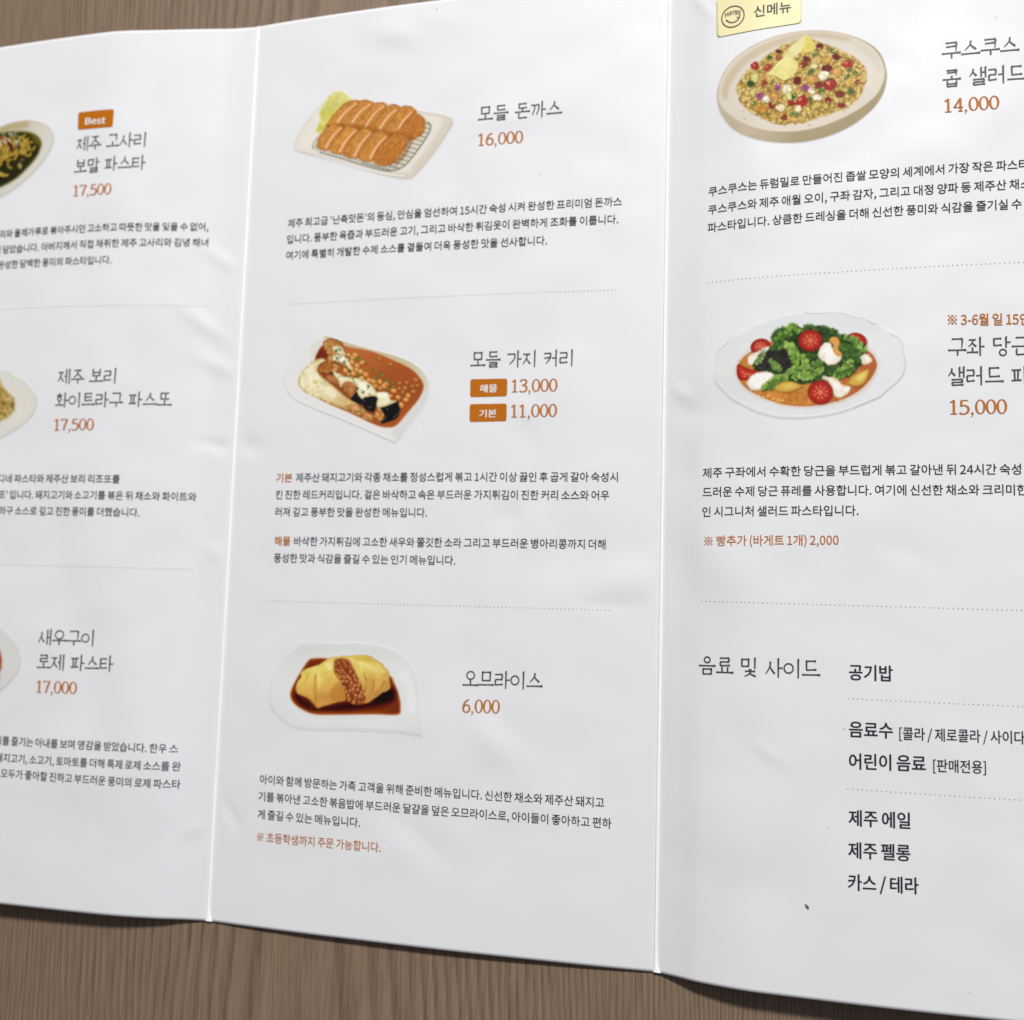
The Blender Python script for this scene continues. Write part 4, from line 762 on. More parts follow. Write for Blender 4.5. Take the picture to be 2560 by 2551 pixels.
# ---------- lettering ----------
LATIN = None
try:    # the plain Korean face that ships with Blender (the default face falls back to it for syllables only)
    import os
    LATIN = bpy.data.fonts.load(os.path.join(bpy.utils.system_resource('DATAFILES'), 'fonts', 'Noto Sans CJK Regular.woff2'))
except Exception:
    LATIN = None
FONT_CACHE = {}
FACE = None
def font_batch(lines, bold):
    """outline meshes for many lines set with one weight (one text object, split again by line)"""
    global FACE
    if FACE is None:    # bring either face to the same syllable height and foot
        FACE = (1.0, 0.0); FONT_CACHE.pop(('가', 0.0), None); font_batch(['가'], 0.0)
        y = FONT_CACHE.pop(('가', 0.0))[0][:, 1]; k = .904/(y.max()-y.min()); FACE = (k, -.085-y.min()*k)
    k_, dy_ = FACE
    lines = [t for t in dict.fromkeys(lines) if (t, bold) not in FONT_CACHE]
    if not lines: return
    c = bpy.data.curves.new('lettering', 'FONT'); c.body = '\n'.join(lines); c.size = k_; c.offset = bold; c.resolution_u = 3; c.space_line = 3.0; c.space_word = .78
    if LATIN: c.font = LATIN
    o = bpy.data.objects.new('lettering', c); COL.objects.link(o)
    bpy.context.view_layer.update()
    me = bpy.data.meshes.new_from_object(o.evaluated_get(bpy.context.evaluated_depsgraph_get()))
    V = np.zeros(len(me.vertices)*3); me.vertices.foreach_get('co', V); V = V.reshape(-1, 3)[:, :2]
    row = np.clip(np.round((.35*k_ - V[:, 1]) / (3.0*k_)), 0, len(lines)-1).astype(int)
    faces = [list(p.vertices) for p in me.polygons]
    for k, t in enumerate(lines):
        ids = np.nonzero(row == k)[0]; new = -np.ones(len(V), int); new[ids] = np.arange(len(ids))
        Vk = V[ids].copy(); Vk[:, 1] += 3.0*k_*k + dy_
        FONT_CACHE[(t, bold)] = (Vk, [[int(new[a]) for a in f] for f in faces if row[f[0]] == k])
    bpy.data.objects.remove(o); bpy.data.curves.remove(c); bpy.data.meshes.remove(me)
def font_mesh(text, bold=0.0):
    font_batch([text], bold)
    return FONT_CACHE[(text, bold)]
class Pen:
    """brush strokes as flat strips"""
    def __init__(s): s.V, s.F = [], []
    def stroke(s, pts, w, closed=False):
        P = np.array(pts, float); n = len(P)
        w = np.broadcast_to(np.asarray(w, float), (n,)) if not callable(w) else None
        T = np.roll(P, -1, 0) - np.roll(P, 1, 0) if closed else np.gradient(P, axis=0)
        T = T / (np.linalg.norm(T, axis=1)[:, None] + 1e-9); Nn = np.stack([-T[:, 1], T[:, 0]], 1)
        b = len(s.V)
        for p, q, k in zip(P, Nn, w): s.V += [p + q*k/2, p - q*k/2]
        for i in range(n if closed else n-1):
            j = (i+1) % n; s.F.append([b+2*i, b+2*i+1, b+2*j+1, b+2*j])
    def dot(s, x, y, r, n=8):
        b = len(s.V); s.V += [np.array((x+r*math.cos(a*2*math.pi/n), y+r*math.sin(a*2*math.pi/n))) for a in range(n)]; s.F.append(list(range(b, b+n)))
def lerp_pts(pts, n=8):
    P = np.array(pts, float)
    return spline(P, False, n) if len(P) > 2 else P[0] + (P[1]-P[0])*np.linspace(0, 1, n+1)[:, None]
# a light brush-serif face for the dish names: syllables composed from their letters
JC = {'ㄱ': 'h0,.95,1,.95;k1,.95,.92,.5,.3,0', 'ㄴ': 'v.06,1,.06,.08;h.06,.06,1,.12', 'ㄷ': 'h0,.95,.96,.95;v.07,.95,.07,.06;h.07,.06,1,.1', 'ㄹ': 'h0,.97,.92,.97;s.92,.97,.9,.52;h.06,.52,.9,.52;s.06,.52,.06,.05;h.06,.05,1,.1',
      'ㅁ': 'v.06,1,.06,0;h.06,.95,.92,.95;v.92,.97,.9,0;h.06,.05,.9,.05', 'ㅂ': 'v.06,1,.06,0;v.92,1,.92,0;h.06,.52,.92,.52;h.06,.05,.92,.05', 'ㅅ': 'd.52,1,.44,.55,0,0;e.46,.62,.7,.3,1,.03',
      'ㅇ': 'o', 'ㅈ': 'h.04,.92,.94,.92;d.6,.92,.42,.45,0,0;e.46,.55,.7,.28,1,.03', 'ㅊ': 'h.35,1.12,.62,1.06;h.04,.84,.94,.84;d.56,.84,.42,.42,0,0;e.46,.5,.7,.26,1,.03', 'ㅋ': 'h0,.95,1,.95;k1,.95,.92,.5,.3,0;h.05,.52,.88,.56',
      'ㅌ': 'h0,.95,.96,.95;v.07,.95,.07,.06;h.07,.5,.9,.52;h.07,.06,1,.1', 'ㅍ': 'h0,.93,1,.93;s.3,.93,.34,.1;s.7,.93,.66,.1;h-.02,.08,1.04,.1', 'ㅎ': 'h.3,1.1,.64,1.06;h.02,.82,.96,.82;O'}
CHO = 'ㄱㄲㄴㄷㄸㄹㅁㅂㅃㅅㅆㅇㅈㅉㅊㅋㅌㅍㅎ'; JUNG = 'ㅏㅐㅑㅒㅓㅔㅕㅖㅗㅘㅙㅚㅛㅜㅝㅞㅟㅠㅡㅢㅣ'
JONG = ['', 'ㄱ', 'ㄲ', 'ㄳ', 'ㄴ', 'ㄵ', 'ㄶ', 'ㄷ', 'ㄹ', 'ㄺ', 'ㄻ', 'ㄼ', 'ㄽ', 'ㄾ', 'ㄿ', 'ㅀ', 'ㅁ', 'ㅂ', 'ㅄ', 'ㅅ', 'ㅆ', 'ㅇ', 'ㅈ', 'ㅊ', 'ㅋ', 'ㅌ', 'ㅍ', 'ㅎ']
DOUBLE = {'ㄲ': 'ㄱ', 'ㄸ': 'ㄷ', 'ㅃ': 'ㅂ', 'ㅆ': 'ㅅ', 'ㅉ': 'ㅈ'}
def put_letter(pen, code, x0, y0, x1, y1, ox, wt, final=False):   # 'final' also marks the straight form over a flat vowel
    def m(a, b): return (ox + x0+(x1-x0)*a, y0+(y1-y0)*b)
    for st in code.split(';'):
        k = st[0]
        if k in 'oO':
            cy, ry = (.5, .5) if k == 'o' else (.3, .33)
            a = np.linspace(0, 2*np.pi, 22, endpoint=False); rx = min((x1-x0)/2, (y1-y0)*ry*1.05)
            cx_, cy_ = m(.5, cy)
            pen.stroke([(cx_+rx*np.cos(t), cy_+min((y1-y0)*ry, rx*1.05)*np.sin(t)) for t in a], wt*.8, True); continue
        q = [float(z) for z in st[1:].split(',')]; P = [m(q[i], q[i+1]) for i in range(0, len(q), 2)]
        if final and k == 'k': P = [P[0], m(.97, .5), m(.93, 0)]
        S = lerp_pts(P); t = np.linspace(0, 1, len(S))
        if k == 'h':
            S = S + np.stack([0*t, .012*t], 1); pen.stroke(S, wt*(.74 + .1*np.abs(2*t-1) + .55*np.exp(-((t-.97)/.09)**2) + .2*np.exp(-(t/.06)**2)))
        elif k == 'v':
            S = np.vstack([[S[0]+np.array((-.025, .018))], S]); t = np.linspace(0, 1, len(S)); pen.stroke(S, wt*(1.1 - .25*t + .2*np.exp(-((t-.08)/.1)**2)))
        elif k == 's': pen.stroke(S, wt*(1.05-.15*t))
        elif k in 'dk': pen.stroke(S, wt*(1.15-.65*t))
        elif k == 'e': pen.stroke(S, wt*(.6+.65*t*(1.2-.4*t)))
def syllable(pen, ch, ox, wt=.096):
    i = ord(ch) - 0xAC00; L, Vv, T = CHO[i//588], JUNG[(i % 588)//28], JONG[i % 28]
    def cons(c, x0, y0, x1, y1, final=False):
        if c in DOUBLE:
            w = (x1-x0)*.46; put_letter(pen, JC[DOUBLE[c]], x0, y0, x0+w, y1, ox, wt, final); put_letter(pen, JC[DOUBLE[c]], x1-w, y0, x1, y1, ox, wt, final)
        else: put_letter(pen, JC[c], x0, y0, x1, y1, ox, wt, final)
    def vert(v, y0, y1, x=.0):
        def put(s): put_letter(pen, s, 0, y0, 1, y1, ox, wt)
        put({'ㅏ': 'v.72,1,.72,0;h.72,.5,.95,.5', 'ㅐ': 'v.66,.97,.66,.04;h.66,.5,.88,.5;v.88,1,.88,0', 'ㅑ': 'v.72,1,.72,0;h.72,.62,.95,.62;h.72,.4,.95,.4', 'ㅓ': 'h.54,.52,.8,.52;v.8,1,.8,0', 'ㅔ': 'h.5,.52,.66,.52;v.66,.97,.66,.04;v.88,1,.88,0', 'ㅕ': 'h.54,.62,.8,.62;h.54,.4,.8,.4;v.8,1,.8,0', 'ㅖ': 'h.5,.6,.66,.6;h.5,.42,.66,.42;v.66,.97,.66,.04;v.88,1,.88,0', 'ㅣ': 'v.8,1,.8,0'}[v])
    def horiz(v, x0, y0, x1, y1):
        put_letter(pen, {'ㅗ': 's.5,1,.5,.2;h0,.16,1,.16', 'ㅛ': 's.34,1,.34,.2;s.66,1,.66,.2;h0,.16,1,.16', 'ㅜ': 'h0,.8,1,.8;s.52,.8,.52,-.1', 'ㅠ': 'h0,.8,1,.8;s.34,.8,.32,-.1;s.66,.8,.68,-.1', 'ㅡ': 'h0,.35,1,.35'}[v], x0, y0, x1, y1, ox, wt)
    cmpd = {'ㅘ': ('ㅗ', 'ㅏ'), 'ㅚ': ('ㅗ', 'ㅣ'), 'ㅝ': ('ㅜ', 'ㅓ'), 'ㅟ': ('ㅜ', 'ㅣ'), 'ㅢ': ('ㅡ', 'ㅣ')}
    if Vv in cmpd:
        a, b = cmpd[Vv]; cons(L, .12, .5, .52, .9, True); horiz(a, .03, .14, .62, .46); vert(b, 0, 1)
    elif Vv in 'ㅗㅛㅜㅠㅡ':
        if T:
            cons(L, .24, .66, .76, .97, True); horiz(Vv, .03, .40, .97, .64); cons(T, .24, .02, .78, .32, True)
        else:
            top = .5 if Vv in 'ㅗㅛ' else .42
            cons(L, .22, top, .78, .95, True); horiz(Vv, .02, .06 if Vv in 'ㅜㅠ' else .1, .98, .46 if Vv in 'ㅗㅛ' else .38)
    else:
        wide = .5 if Vv not in 'ㅔㅐㅖㅓㅕ' else .43
        if T:
            cons(L, .07, .52, wide, .93); vert(Vv, .42, 1); cons(T, .24, .0, .86, .33, True)
        else:
            cons(L, .05, .18, wide+.03, .84); vert(Vv, 0, 1)
DIG = {'1': [[(.28, 1), (.28, 0)], [(.07, .84), (.2, .9), (.3, 1)], [(.08, .01), (.48, .01)]], '3': [[(.06, .84), (.16, .97), (.3, 1), (.45, .93), (.48, .78), (.4, .62), (.2, .54)], [(.2, .54), (.42, .47), (.52, .3), (.45, .1), (.28, 0), (.12, .02), (.03, .1)]],
       '4': [[(.4, 1), (.4, 0)], [(.4, 1), (.2, .62), (.02, .3)], [(.02, .3), (.57, .3)], [(.26, .01), (.54, .01)]], '5': [[(.49, .97), (.12, .97)], [(.12, .98), (.09, .56)], [(.09, .56), (.28, .62), (.46, .5), (.51, .3), (.42, .1), (.25, 0), (.1, .02), (.02, .1)]],
       '6': [[(.47, .98), (.28, .9), (.12, .66), (.05, .36), (.1, .12), (.27, 0), (.45, .1), (.51, .31), (.45, .5), (.3, .58), (.15, .5), (.07, .4)]], '7': [[(.03, .97), (.53, .97)], [(.04, .99), (.04, .85)], [(.52, .97), (.36, .55), (.24, 0)]],
       '0': None, ',': [[(.1, .06), (.15, -.03), (.11, -.14), (.03, -.22)]]}
def digits(text):
    pen = Pen(); x = 0
    for ch in text:
        if ch == '0':
            a = np.linspace(0, 2*np.pi, 24, endpoint=False)
            pen.stroke([(x+.28+.235*np.cos(t), .5+.49*np.sin(t)) for t in a], (.066+.075*np.abs(np.cos(a))**1.5), True); x += .6
        elif ch == ',': 
            pen.dot(x+.11, .045, .075); pen.stroke(lerp_pts(DIG[ch][0]), np.linspace(.1, .03, 25)) if False else None
            S = lerp_pts(DIG[ch][0], 5) + np.array((x, 0)); pen.stroke(S, np.linspace(.10, .03, len(S))); x += .29
        else:
            for st in DIG[ch]:
                S = lerp_pts(st, 7) + np.array((x, 0)); d = np.gradient(S, axis=0); k = np.abs(d[:, 1])/(np.linalg.norm(d, axis=1)+1e-9)
                pen.stroke(S, .070 + .07*k)
            x += .6
    return np.array(pen.V), pen.F
def title(text):
    pen = Pen(); x = 0
    for ch in text:
        if ch == ' ': x += .36; continue
        syllable(pen, ch, x); x += .98
    return np.array(pen.V), pen.F
# size in mm, outline weight, doubling of the strokes (em), ink
STYLE = {'body': (2.30, 0, .0085, M_INK), 'oranges': (2.30, 0, .022, M_ORANGE), 'oranget': (2.36, 0, .010, M_ORANGE), 'orangeb': (2.62, 0, .016, M_ORANGE), 'drink': (3.30, 0, .018, M_INK), 'drinks': (2.62, 0, .010, M_INK),
         'title': (3.62, 0, 0, M_TITLE), 'price': (2.72, 0, 0, M_ORANGE), 'badge': (1.95, 0, .024, M_WHITE), 'badge_latin': (2.2, 0, .035, M_WHITE)}
def lettering(style, text, p0, p1, lift=.09):
    """lettering whose lower left and right ends are p0 and p1 on the sheet"""
    size, bold, twice, mat = STYLE[style]
    if style == 'title': V, F = title(text); lo = 0.0
    elif style == 'price': V, F = digits(text); lo = 0.0
    elif style == 'badge_latin': V, F = font_mesh(text, bold); lo = 0.0
    else: V, F = font_mesh(text, bold); lo = -.085
    a, b = V[:, 0].min(), V[:, 0].max()
    t = (V[:, 0]-a)/(b-a)
    u = p0[0] + (p1[0]-p0[0])*t; v = p0[1] + (p1[1]-p0[1])*t - (V[:, 1]-lo)*size
    P = sheet(u, v, lift)
    if twice:
        n = len(P); d = twice*size; F0 = F
        P = np.vstack([sheet(u+a*d, v+b*d, lift+.005*k) for k, (a, b) in enumerate([(-1, .35), (1, .35), (0, -.6)])])
        F = [[a+n*k for a in f] for k in range(3) for f in F0]
    return P, F, mat

for b_ in sorted({q[1] for q in STYLE.values()}):      # letter shapes first, while the scene is still light
    font_batch([r[4] for r in TEXT if r[3] not in ('title', 'price') and STYLE[r[3]][1] == b_]
               + [r[1] for r in BADGES if STYLE['badge_latin' if r[1] == 'Best' else 'badge'][1] == b_], b_)

# ---------- the table ----------
def make_table():
    m, nt, b = nodes('oak_laminate'); N, L = nt.nodes, nt.links
    def node(t, **kw):
        n = N.new(t)
        for k, val in kw.items(): setattr(n, k, val)
        return n
    def math_(op, a, c=None):
        n = node('ShaderNodeMath', operation=op)
        for i, q in enumerate((a, c)):
            if q is None: continue
            if isinstance(q, (int, float)): n.inputs[i].default_value = q
            else: L.new(q, n.inputs[i])
        return n.outputs[0]
    def noise(scale, sx, sy, det=3, rough=.55):
        mp = node('ShaderNodeMapping'); mp.inputs['Scale'].default_value = (sx, sy, 1); L.new(tc.outputs['Object'], mp.inputs['Vector'])
        n = node('ShaderNodeTexNoise'); n.inputs['Scale'].default_value = scale; n.inputs['Detail'].default_value = det; n.inputs['Roughness'].default_value = rough
        L.new(mp.outputs['Vector'], n.inputs['Vector']); return n.outputs['Fac']
    def ramp(fac, *stops):
        r = node('ShaderNodeValToRGB'); e = r.color_ramp.elements
        while len(e) < len(stops): e.new(.5)
        for k, (p, c) in enumerate(stops): e[k].position = p; e[k].color = (*c, 1)
        L.new(fac, r.inputs['Fac']); return r.outputs['Color']
    def mix(fac, a, c, mode='MIX'):
        n = node('ShaderNodeMixRGB', blend_type=mode)
        for i, q in enumerate((fac, a, c)):
            if isinstance(q, (int, float)): n.inputs[i].default_value = q
            elif isinstance(q, tuple): n.inputs[i].default_value = (*q, 1)
            else: L.new(q, n.inputs[i])
        return n.outputs[0]
    tc = node('ShaderNodeTexCoord'); sep = node('ShaderNodeSeparateXYZ'); L.new(tc.outputs['Object'], sep.inputs[0])
    # plain-sawn figure: f = A dx^2 + B y, disturbed
    wob = math_('MULTIPLY', math_('SUBTRACT', noise(9, 1, .35, 3), .5), .020)
    wob2 = math_('MULTIPLY', math_('SUBTRACT', noise(160, 1, .12, 3), .5), .0012)
    wob = math_('ADD', wob, math_('MULTIPLY', math_('SUBTRACT', noise(45, 1, .4, 2), .5), .0035))
    dx = math_('ADD', math_('SUBTRACT', sep.outputs['X'], 0.024), math_('ADD', wob, wob2))
    f = math_('ADD', math_('MULTIPLY', math_('MULTIPLY', dx, dx), 6000.0), math_('MULTIPLY', sep.outputs['Y'], 9.0))
    f = math_('ADD', f, math_('MULTIPLY', noise(40, 1, .15, 3), .8))
    ring = math_('FRACT', f)
    r_edge = ramp(ring, (0.0, (.0, .0, .0)), (.16, (.10, .10, .10)), (.36, (.62, .62, .62)), (.70, (1, 1, 1)), (.90, (.85, .85, .85)), (1.0, (.05, .05, .05)))
    pores = ramp(noise(1.0, 1900, 60, 3, .65), (.38, (0, 0, 0)), (.56, (1, 1, 1)))
    fine = noise(1.0, 3600, 120, 2)
    broad = noise(1.0, 60, 5, 3)
    c = mix(r_edge, (.108, .061, .035), (.276, .191, .124))
    c = mix(math_('MULTIPLY', broad, .60), c, (.150, .090, .055))
    c = mix(.36, c, mix(pores, (.094, .058, .037), (.285, .206, .146)))
    c = mix(math_('MULTIPLY', fine, .20), c, (.36, .27, .19))
    L.new(c, b.inputs['Base Color'])
    b.inputs['Roughness'].default_value = .46; b.inputs['Specular IOR Level'].default_value = .45
    bp = node('ShaderNodeBump'); bp.inputs['Strength'].default_value = .25; bp.inputs['Distance'].default_value = .00008
    L.new(pores, bp.inputs['Height']); L.new(bp.outputs['Normal'], b.inputs['Normal'])
    x0, x1, y0, y1, z0, z1 = -.62, .72, -.62, .42, -.028, 0.0
    V = [(x, y, z) for z in (z0, z1) for y in (y0, y1) for x in (x0, x1)]
    F = [(4, 5, 7, 6), (0, 2, 3, 1), (0, 1, 5, 4), (2, 6, 7, 3), (0, 4, 6, 2), (1, 3, 7, 5)]
    o = link('table', V, F, m)
    o['kind'] = 'structure'; o['label'] = 'brown wood grain table top under the menu'; o['category'] = 'table'
make_table()

# ---------- the folded menu ----------
menu = bpy.data.objects.new('folded_menu', None); COL.objects.link(menu); menu.location = BASE
menu['label'] = 'white three-panel folded menu with dish pictures lying open on wood table'; menu['category'] = 'menu'
def panel(u0, u1, label):
    U = np.unique(np.concatenate([np.arange(u0, u1+.01, .7), u0+np.array([0, .25, .5, .9, 1.4, 2]), u1-np.array([0, .25, .5, .9, 1.4, 2])]))
    Vv = np.linspace(0, H, 320); nu, nv = len(U), len(Vv)
    uu, vv = np.meshgrid(U, Vv)
    # hand-cut edge is never perfectly straight
    top = sheet(uu.ravel(), vv.ravel()); bot = sheet(uu.ravel(), vv.ravel(), -.22)
    F = grid_faces(nu, nv); n = nu*nv
    F += [[a+n for a in q[::-1]] for q in F]
    def wall(ids):
        return [[a, b, b+n, a+n] for a, b in zip(ids[:-1], ids[1:])]
    F += wall(list(range(0, nu))) + wall(list(range((nv-1)*nu, nv*nu))[::-1]) + wall(list(range(0, n, nu))[::-1]) + wall(list(range(nu-1, n, nu)))
    o = link('panel', np.vstack([top, bot]), F, M_PAPER, menu, smooth=True)
    ng = len(grid_faces(nu, nv))*2
    sm = [True]*ng + [False]*(len(F)-ng); o.data.polygons.foreach_set('use_smooth', sm)
    o['label'] = label
    return o
PANELS = [panel(-W, 0, 'left panel listing three pasta dishes'), panel(0, W, 'middle panel with cutlet, curry and omelette rice'), panel(W, 2*W, 'right panel with two salads and the drinks list')]
def crease(u0, seed, w0):
    r = np.random.default_rng(seed); n = 300
    v = np.linspace(.1, H-.1, n); k = np.convolve(r.normal(size=n+16), np.ones(9)/9, 'same')[8:8+n]
    k2 = np.convolve(r.normal(size=n+16), np.ones(3)/3, 'same')[8:8+n]
    k = np.convolve(k, np.ones(13)/13, 'same')*2.2; wl = w0*(1+.35*k) + .03*np.abs(k2); wr = w0*(.95-.3*k)+.04*np.abs(np.roll(k2, 7))
    flare = np.exp(-(H-v)/1.2) + .6*np.exp(-v/1.0)
    wl = wl + .25*flare; wr = wr + .9*flare
    mid = u0 + .06*k
    rows = [(mid-wl, .02), (mid-wl*.8, .34), (mid, .42), (mid+wr*.6, .30), (mid+wr, .02)]
    P = np.concatenate([sheet(a, v, l)[:, None, :] for a, l in rows], 1).reshape(-1, 3)
    o = link('fold_crease', P, grid_faces(5, n), M_CREASE, menu, smooth=True)
    return o
crease(0.0, 4, .34)['label'] = 'white worn fold between left and middle panel'
crease(W, 9, .28)['label'] = 'white worn fold between middle and right panel'

def dish_picture(name, pan, label):
    c = soften(PAINTERS[name]()); q = np.array(DISH_UV[name])
    X, Y = np.meshgrid((np.arange(c.w+1))/c.w, (np.arange(c.h+1))/c.h)
    def bil(x, y): return (q[0]*((1-x)*(1-y))[..., None] + q[1]*(x*(1-y))[..., None] + q[2]*(x*y)[..., None] + q[3]*((1-x)*y)[..., None])
    uv = bil(X, Y)
    lin = np.clip(c.C/255, 0, 1); bgl = (c.bg/255)
    s2l = lambda s: np.where(s <= .04045, s/12.92, ((s+.055)/1.055)**2.4)
    col = np.clip(s2l(lin)*(np.array(PAPER)/s2l(bgl)) - .006, .002, .93)
    col = np.array(PAPER)*(1-c.A[..., None]) + col*c.A[..., None]
    keep = c.A > .01
    k = keep.copy(); k[1:] |= keep[:-1]; k[:-1] |= keep[1:]; k[:, 1:] |= keep[:, :-1]; k[:, :-1] |= keep[:, 1:]
    idx = -np.ones((c.h+1, c.w+1), int); use = np.zeros((c.h+1, c.w+1), bool)
    use[:-1, :-1] |= k; use[1:, :-1] |= k; use[:-1, 1:] |= k; use[1:, 1:] |= k
    idx[use] = np.arange(use.sum())
    pad = np.pad(col, ((1, 1), (1, 1), (0, 0)), 'edge'); corner = (pad[:-1, :-1]+pad[1:, :-1]+pad[:-1, 1:]+pad[1:, 1:])/4
    a_ = np.pad(c.A, 1); a_ = (a_[:-1, :-1]+a_[1:, :-1]+a_[:-1, 1:]+a_[1:, 1:])/4
    P = sheet(uv[use][:, 0], uv[use][:, 1], .012+.04*a_[use])      # feathered into the sheet at its rim
    jj, ii = np.nonzero(k)
    F = np.stack([idx[jj+1, ii], idx[jj+1, ii+1], idx[jj, ii+1], idx[jj, ii]], 1)
    o = link('dish_picture', P, F.tolist(), M_PRINT, PANELS[pan], smooth=True)
    at = o.data.color_attributes.new('print', 'FLOAT_COLOR', 'POINT')
    cc = np.ones((use.sum(), 4), np.float32); cc[:, :3] = corner[use]
    at.data.foreach_set('color', cc.ravel()); o['label'] = label
for nm, pn, lb in [('green', 0, 'picture of pasta in green sauce on oval plate'), ('barley', 0, 'picture of barley pasta on white plate'), ('shrimp', 0, 'picture of rose pasta on white plate'),
                   ('cutlet', 1, 'picture of sliced fried cutlet with cabbage on rack'), ('curry', 1, 'picture of aubergine curry with rice and chickpeas'), ('omelette', 1, 'picture of cut omelette rice in brown sauce'),
                   ('couscous', 2, 'picture of couscous salad with lemon on beige plate'), ('salad', 2, 'picture of green salad with tomatoes on scalloped plate')]:
    dish_picture(nm, pn, lb)

blocks = {}
for pan, part, blk, style, text, p0, p1 in TEXT:
    blocks.setdefault((pan, part, blk), []).append((style, text, p0, p1))
for (pan, part, blk), items in blocks.items():
    VV, FF, mats, fm, n = [], [], [], [], 0
    for style, text, p0, p1 in items:
        P, F, m = lettering(style, text, p0, p1)
        if m not in mats: mats.append(m)
        VV.append(P); FF += [[a+n for a in f] for f in F]; fm += [mats.index(m)]*len(F); n += len(P)
    link(part, np.vstack(VV), FF, mats, PANELS[pan], fmat=fm)

def badge(pan, text, quad, base):
    q = np.array(quad); r = .13; nx, ny = 17, 9
    V, F = [], []
    wq = np.linalg.norm(q[1]-q[0]); hq = np.linalg.norm(q[3]-q[0]); rad = .42
    for j in range(ny):
        y = j/(ny-1); y = .5-.5*math.cos(math.pi*y); d = min(y, 1-y)*hq
        ins = (rad-math.sqrt(max(0, rad*rad-(rad-d)**2)))/wq if d < rad else 0
        for i in range(nx):
            x = ins+(1-2*ins)*i/(nx-1)
            V.append(q[0]*(1-x)*(1-y)+q[1]*x*(1-y)+q[2]*x*y+q[3]*(1-x)*y)
    V = np.array(V); P = sheet(V[:, 0], V[:, 1], .06); F = grid_faces(nx, ny)
    P2, F2, m2 = lettering('badge_latin' if text == 'Best' else 'badge', text, base[0], base[1], .11)
    n = len(P)
    link('badge', np.vstack([P, P2]), F+[[a+n for a in f] for f in F2], [M_BADGE, m2], PANELS[pan], fmat=[0]*len(F)+[1]*len(F2))
for b_ in BADGES: badge(*b_)
for k, (pan, p0, p1) in enumerate(DIVIDERS):
    p0, p1 = np.array(p0), np.array(p1)
    if pan == 2: p1 = p1 + (p1-p0)/np.linalg.norm(p1-p0)*(184-p1[0])
    n = int(np.linalg.norm(p1-p0)/.845); V, F = [], []
    for i in range(n+1):
        c = p0+(p1-p0)*i/n; b0 = len(V)
        V += [(c[0]+.125*math.cos(a*math.pi/4), c[1]+.125*math.sin(a*math.pi/4)) for a in range(8)]; F.append(list(range(b0, b0+8))[::-1])
    V = np.array(V); link('dotted_line', sheet(V[:, 0], V[:, 1], .06), F, M_DOT, PANELS[pan])

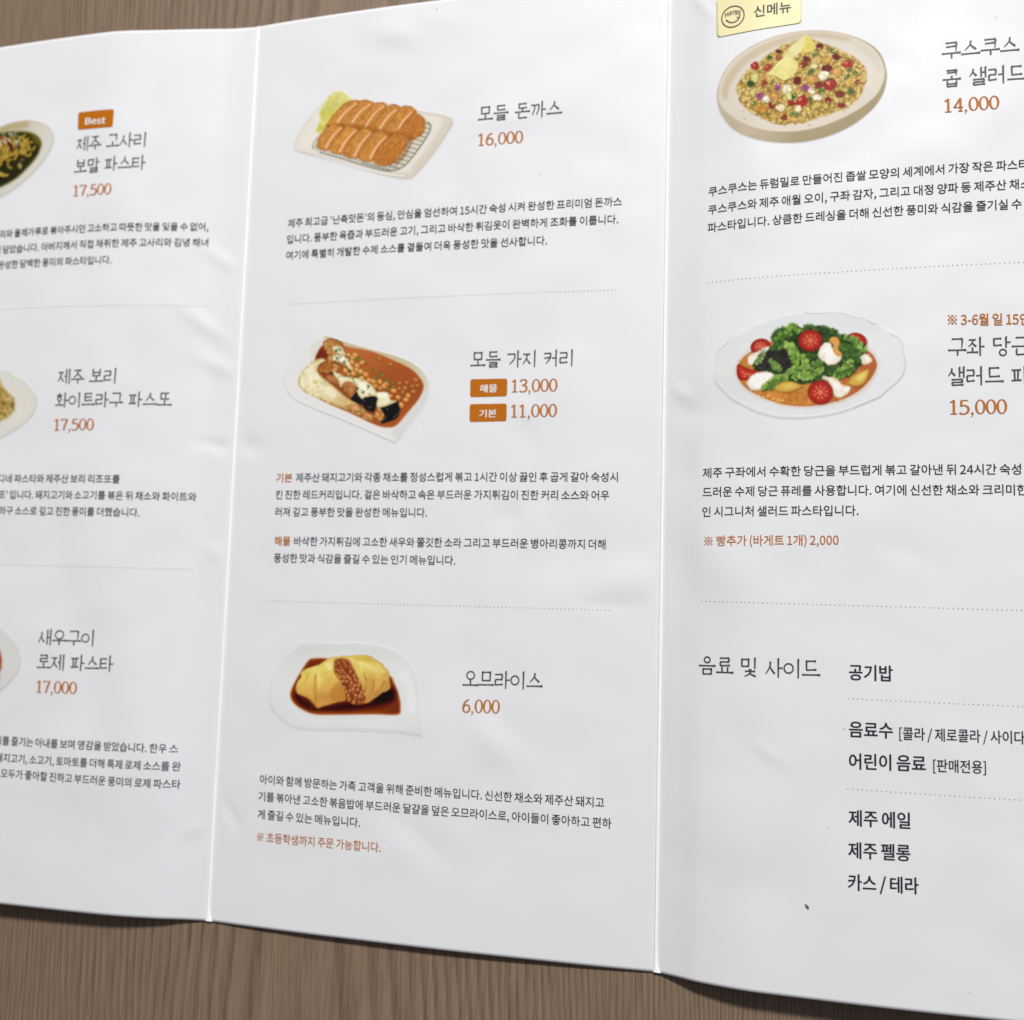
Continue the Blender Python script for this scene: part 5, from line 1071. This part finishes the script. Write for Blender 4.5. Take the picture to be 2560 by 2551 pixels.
# ---------- the sticker ----------
def make_sticker():
    q = np.array(STICKER[:4]); nx, ny = 45, 23; rad = .75; lift = .14
    wq = np.linalg.norm(q[1]-q[0]); hq = np.linalg.norm(q[3]-q[0])
    V = []
    for j in range(ny):
        y = .5-.5*math.cos(math.pi*j/(ny-1)); d = min(y, 1-y)*hq
        ins = (rad-math.sqrt(max(0, rad*rad-(rad-d)**2)))/wq if d < rad else 0
        for i in range(nx):
            x = ins+(1-2*ins)*i/(nx-1); V.append(q[0]*(1-x)*(1-y)+q[1]*x*(1-y)+q[2]*x*y+q[3]*(1-x)*y)
    V = np.array(V); P0 = sheet(V[:, 0], V[:, 1], lift, base=False); P1 = sheet(V[:, 0], V[:, 1], .04, base=False)
    o0 = P0[(ny-1)*nx//2].copy(); o0 = np.array(((q[0][0]+q[1][0])/2*MM, -(q[0][1]+q[3][1])/2*MM, float(paper_z((q[0][0]+q[1][0])/2, (q[0][1]+q[3][1])/2))*MM))
    n = nx*ny; F = grid_faces(nx, ny)
    ring = list(range(nx)) + list(range(2*nx-1, n, nx)) + list(range(n-2, n-nx-1, -1)) + list(range(n-2*nx, 0, -nx))
    F += [[a, b, b+n, a+n] for a, b in zip(ring, ring[1:]+ring[:1])]
    s = link('sticker', np.vstack([P0, P1])-o0, F, plain('pale_yellow_film', (.86, .78, .42), .4, .4), smooth=True)
    s.data.polygons.foreach_set('use_smooth', [True]*((nx-1)*(ny-1))+[False]*len(ring)); s.location = o0
    s['label'] = 'pale yellow label stuck at top of right panel beside the fold'; s['category'] = 'sticker'
    def flat(V, lift2=.20): V = np.array(V); return sheet(V[:, 0], V[:, 1], lift2, base=False)-o0
    # words
    size = 2.75; Vt, Ft = font_mesh('신메뉴', .012); a, b = Vt[:, 0].min(), Vt[:, 0].max(); t = (Vt[:, 0]-a)/(b-a)
    p0, p1 = STICKER[5], STICKER[6]
    link('lettering', flat(np.stack([p0[0]+(p1[0]-p0[0])*t, p0[1]+(p1[1]-p0[1])*t-(Vt[:, 1]+.085)*size], 1)), Ft, M_BLACK, s)
    # round smiling emblem
    cx, cy = STICKER[4]; R = 2.32; pen = Pen()
    an = np.linspace(0, 2*np.pi, 48, endpoint=False)
    pen.stroke(np.stack([R*np.cos(an), R*np.sin(an)], 1), .24, True)
    sm = np.linspace(math.radians(208), math.radians(330), 18); pen.stroke(np.stack([1.42*np.cos(sm), .05+1.35*np.sin(sm)], 1), .24)
    pen.stroke([(-1.5, -.42), (-1.25, -.62), (-1.02, -.66)], .20); pen.stroke([(1.05, -.62), (1.3, -.55), (1.5, -.3)], .16)
    pen.stroke(lerp_pts([(.85, -.15), (1.02, -.42), (1.3, -.42), (1.42, -.15), (1.25, .02)], 4), .19)
    V, F = [np.array(p) for p in pen.V], pen.F
    Vt, Ft = font_mesh('MAYBE', .022); a, b = Vt[:, 0].min(), Vt[:, 0].max(); x = (Vt[:, 0]-a)/(b-a)*3.3-1.65
    y = Vt[:, 1]*1.18+.22-.12*x*x+.25
    k = len(V); V = np.vstack([np.array(V), np.stack([x, y], 1)]); F = F+[[i+k for i in f] for f in Ft]
    link('emblem', flat(np.stack([cx+V[:, 0], cy-V[:, 1]], 1)), F, M_BLACK, s)
make_sticker()

# ---------- crumbs and specks ----------
def pellet(name, u, v, a, b, c, rot, mat, label, cat, seed, group=None):
    r = np.random.default_rng(seed); nt_, np_ = 12, 7; V = []
    for j in range(np_):
        th = math.pi*j/(np_-1)
        for i in range(nt_):
            ph = 2*math.pi*i/nt_; k = 1+.16*r.normal() if 0 < j < np_-1 else 1
            x, y, z = a*k*math.sin(th)*math.cos(ph), b*k*math.sin(th)*math.sin(ph), c*(1+math.cos(th))
            V.append((x*math.cos(rot)-y*math.sin(rot), x*math.sin(rot)+y*math.cos(rot), z))
    F = [[j*nt_+i, (j+1)*nt_+i, (j+1)*nt_+(i+1) % nt_, j*nt_+(i+1) % nt_] for j in range(np_-1) for i in range(nt_)]
    o = link(name, np.array(V)*MM, F, mat, smooth=True)
    o.location = Vector((u, -v, float(paper_z(u, v))+.02))*MM
    o['label'] = label; o['category'] = cat
    if group: o['group'] = group
M_CRUMB = plain('dry_herb', (.20, .17, .08), .7); M_SPECK = plain('dark_dust', (.13, .12, .12), .8)
pellet('crumb', *CRUMB, .50, .24, .16, -.75, M_CRUMB, 'olive brown crumb on the blank paper at lower right of menu', 'crumb', 1)
for k, ((u, v), s_, lb) in enumerate(zip(SPECKS, (.16, .13, .15, .11, .13, .11, .12), [
        'tiny dark speck near the top edge of the middle panel', 'tiny grey speck under the cutlet price on middle panel', 'tiny dark speck above the rose pasta name on left panel',
        'tiny dark speck to the left of the ale name', 'tiny dark speck to the left of the soft drinks line', 'tiny dark speck above the couscous salad name', 'tiny dark speck near the bottom edge of the right panel'])):
    pellet('speck', u, v, s_*.95, s_*.6, s_*.2, k*.7, M_SPECK, lb, 'speck', 10+k, 'specks of dirt on the menu')
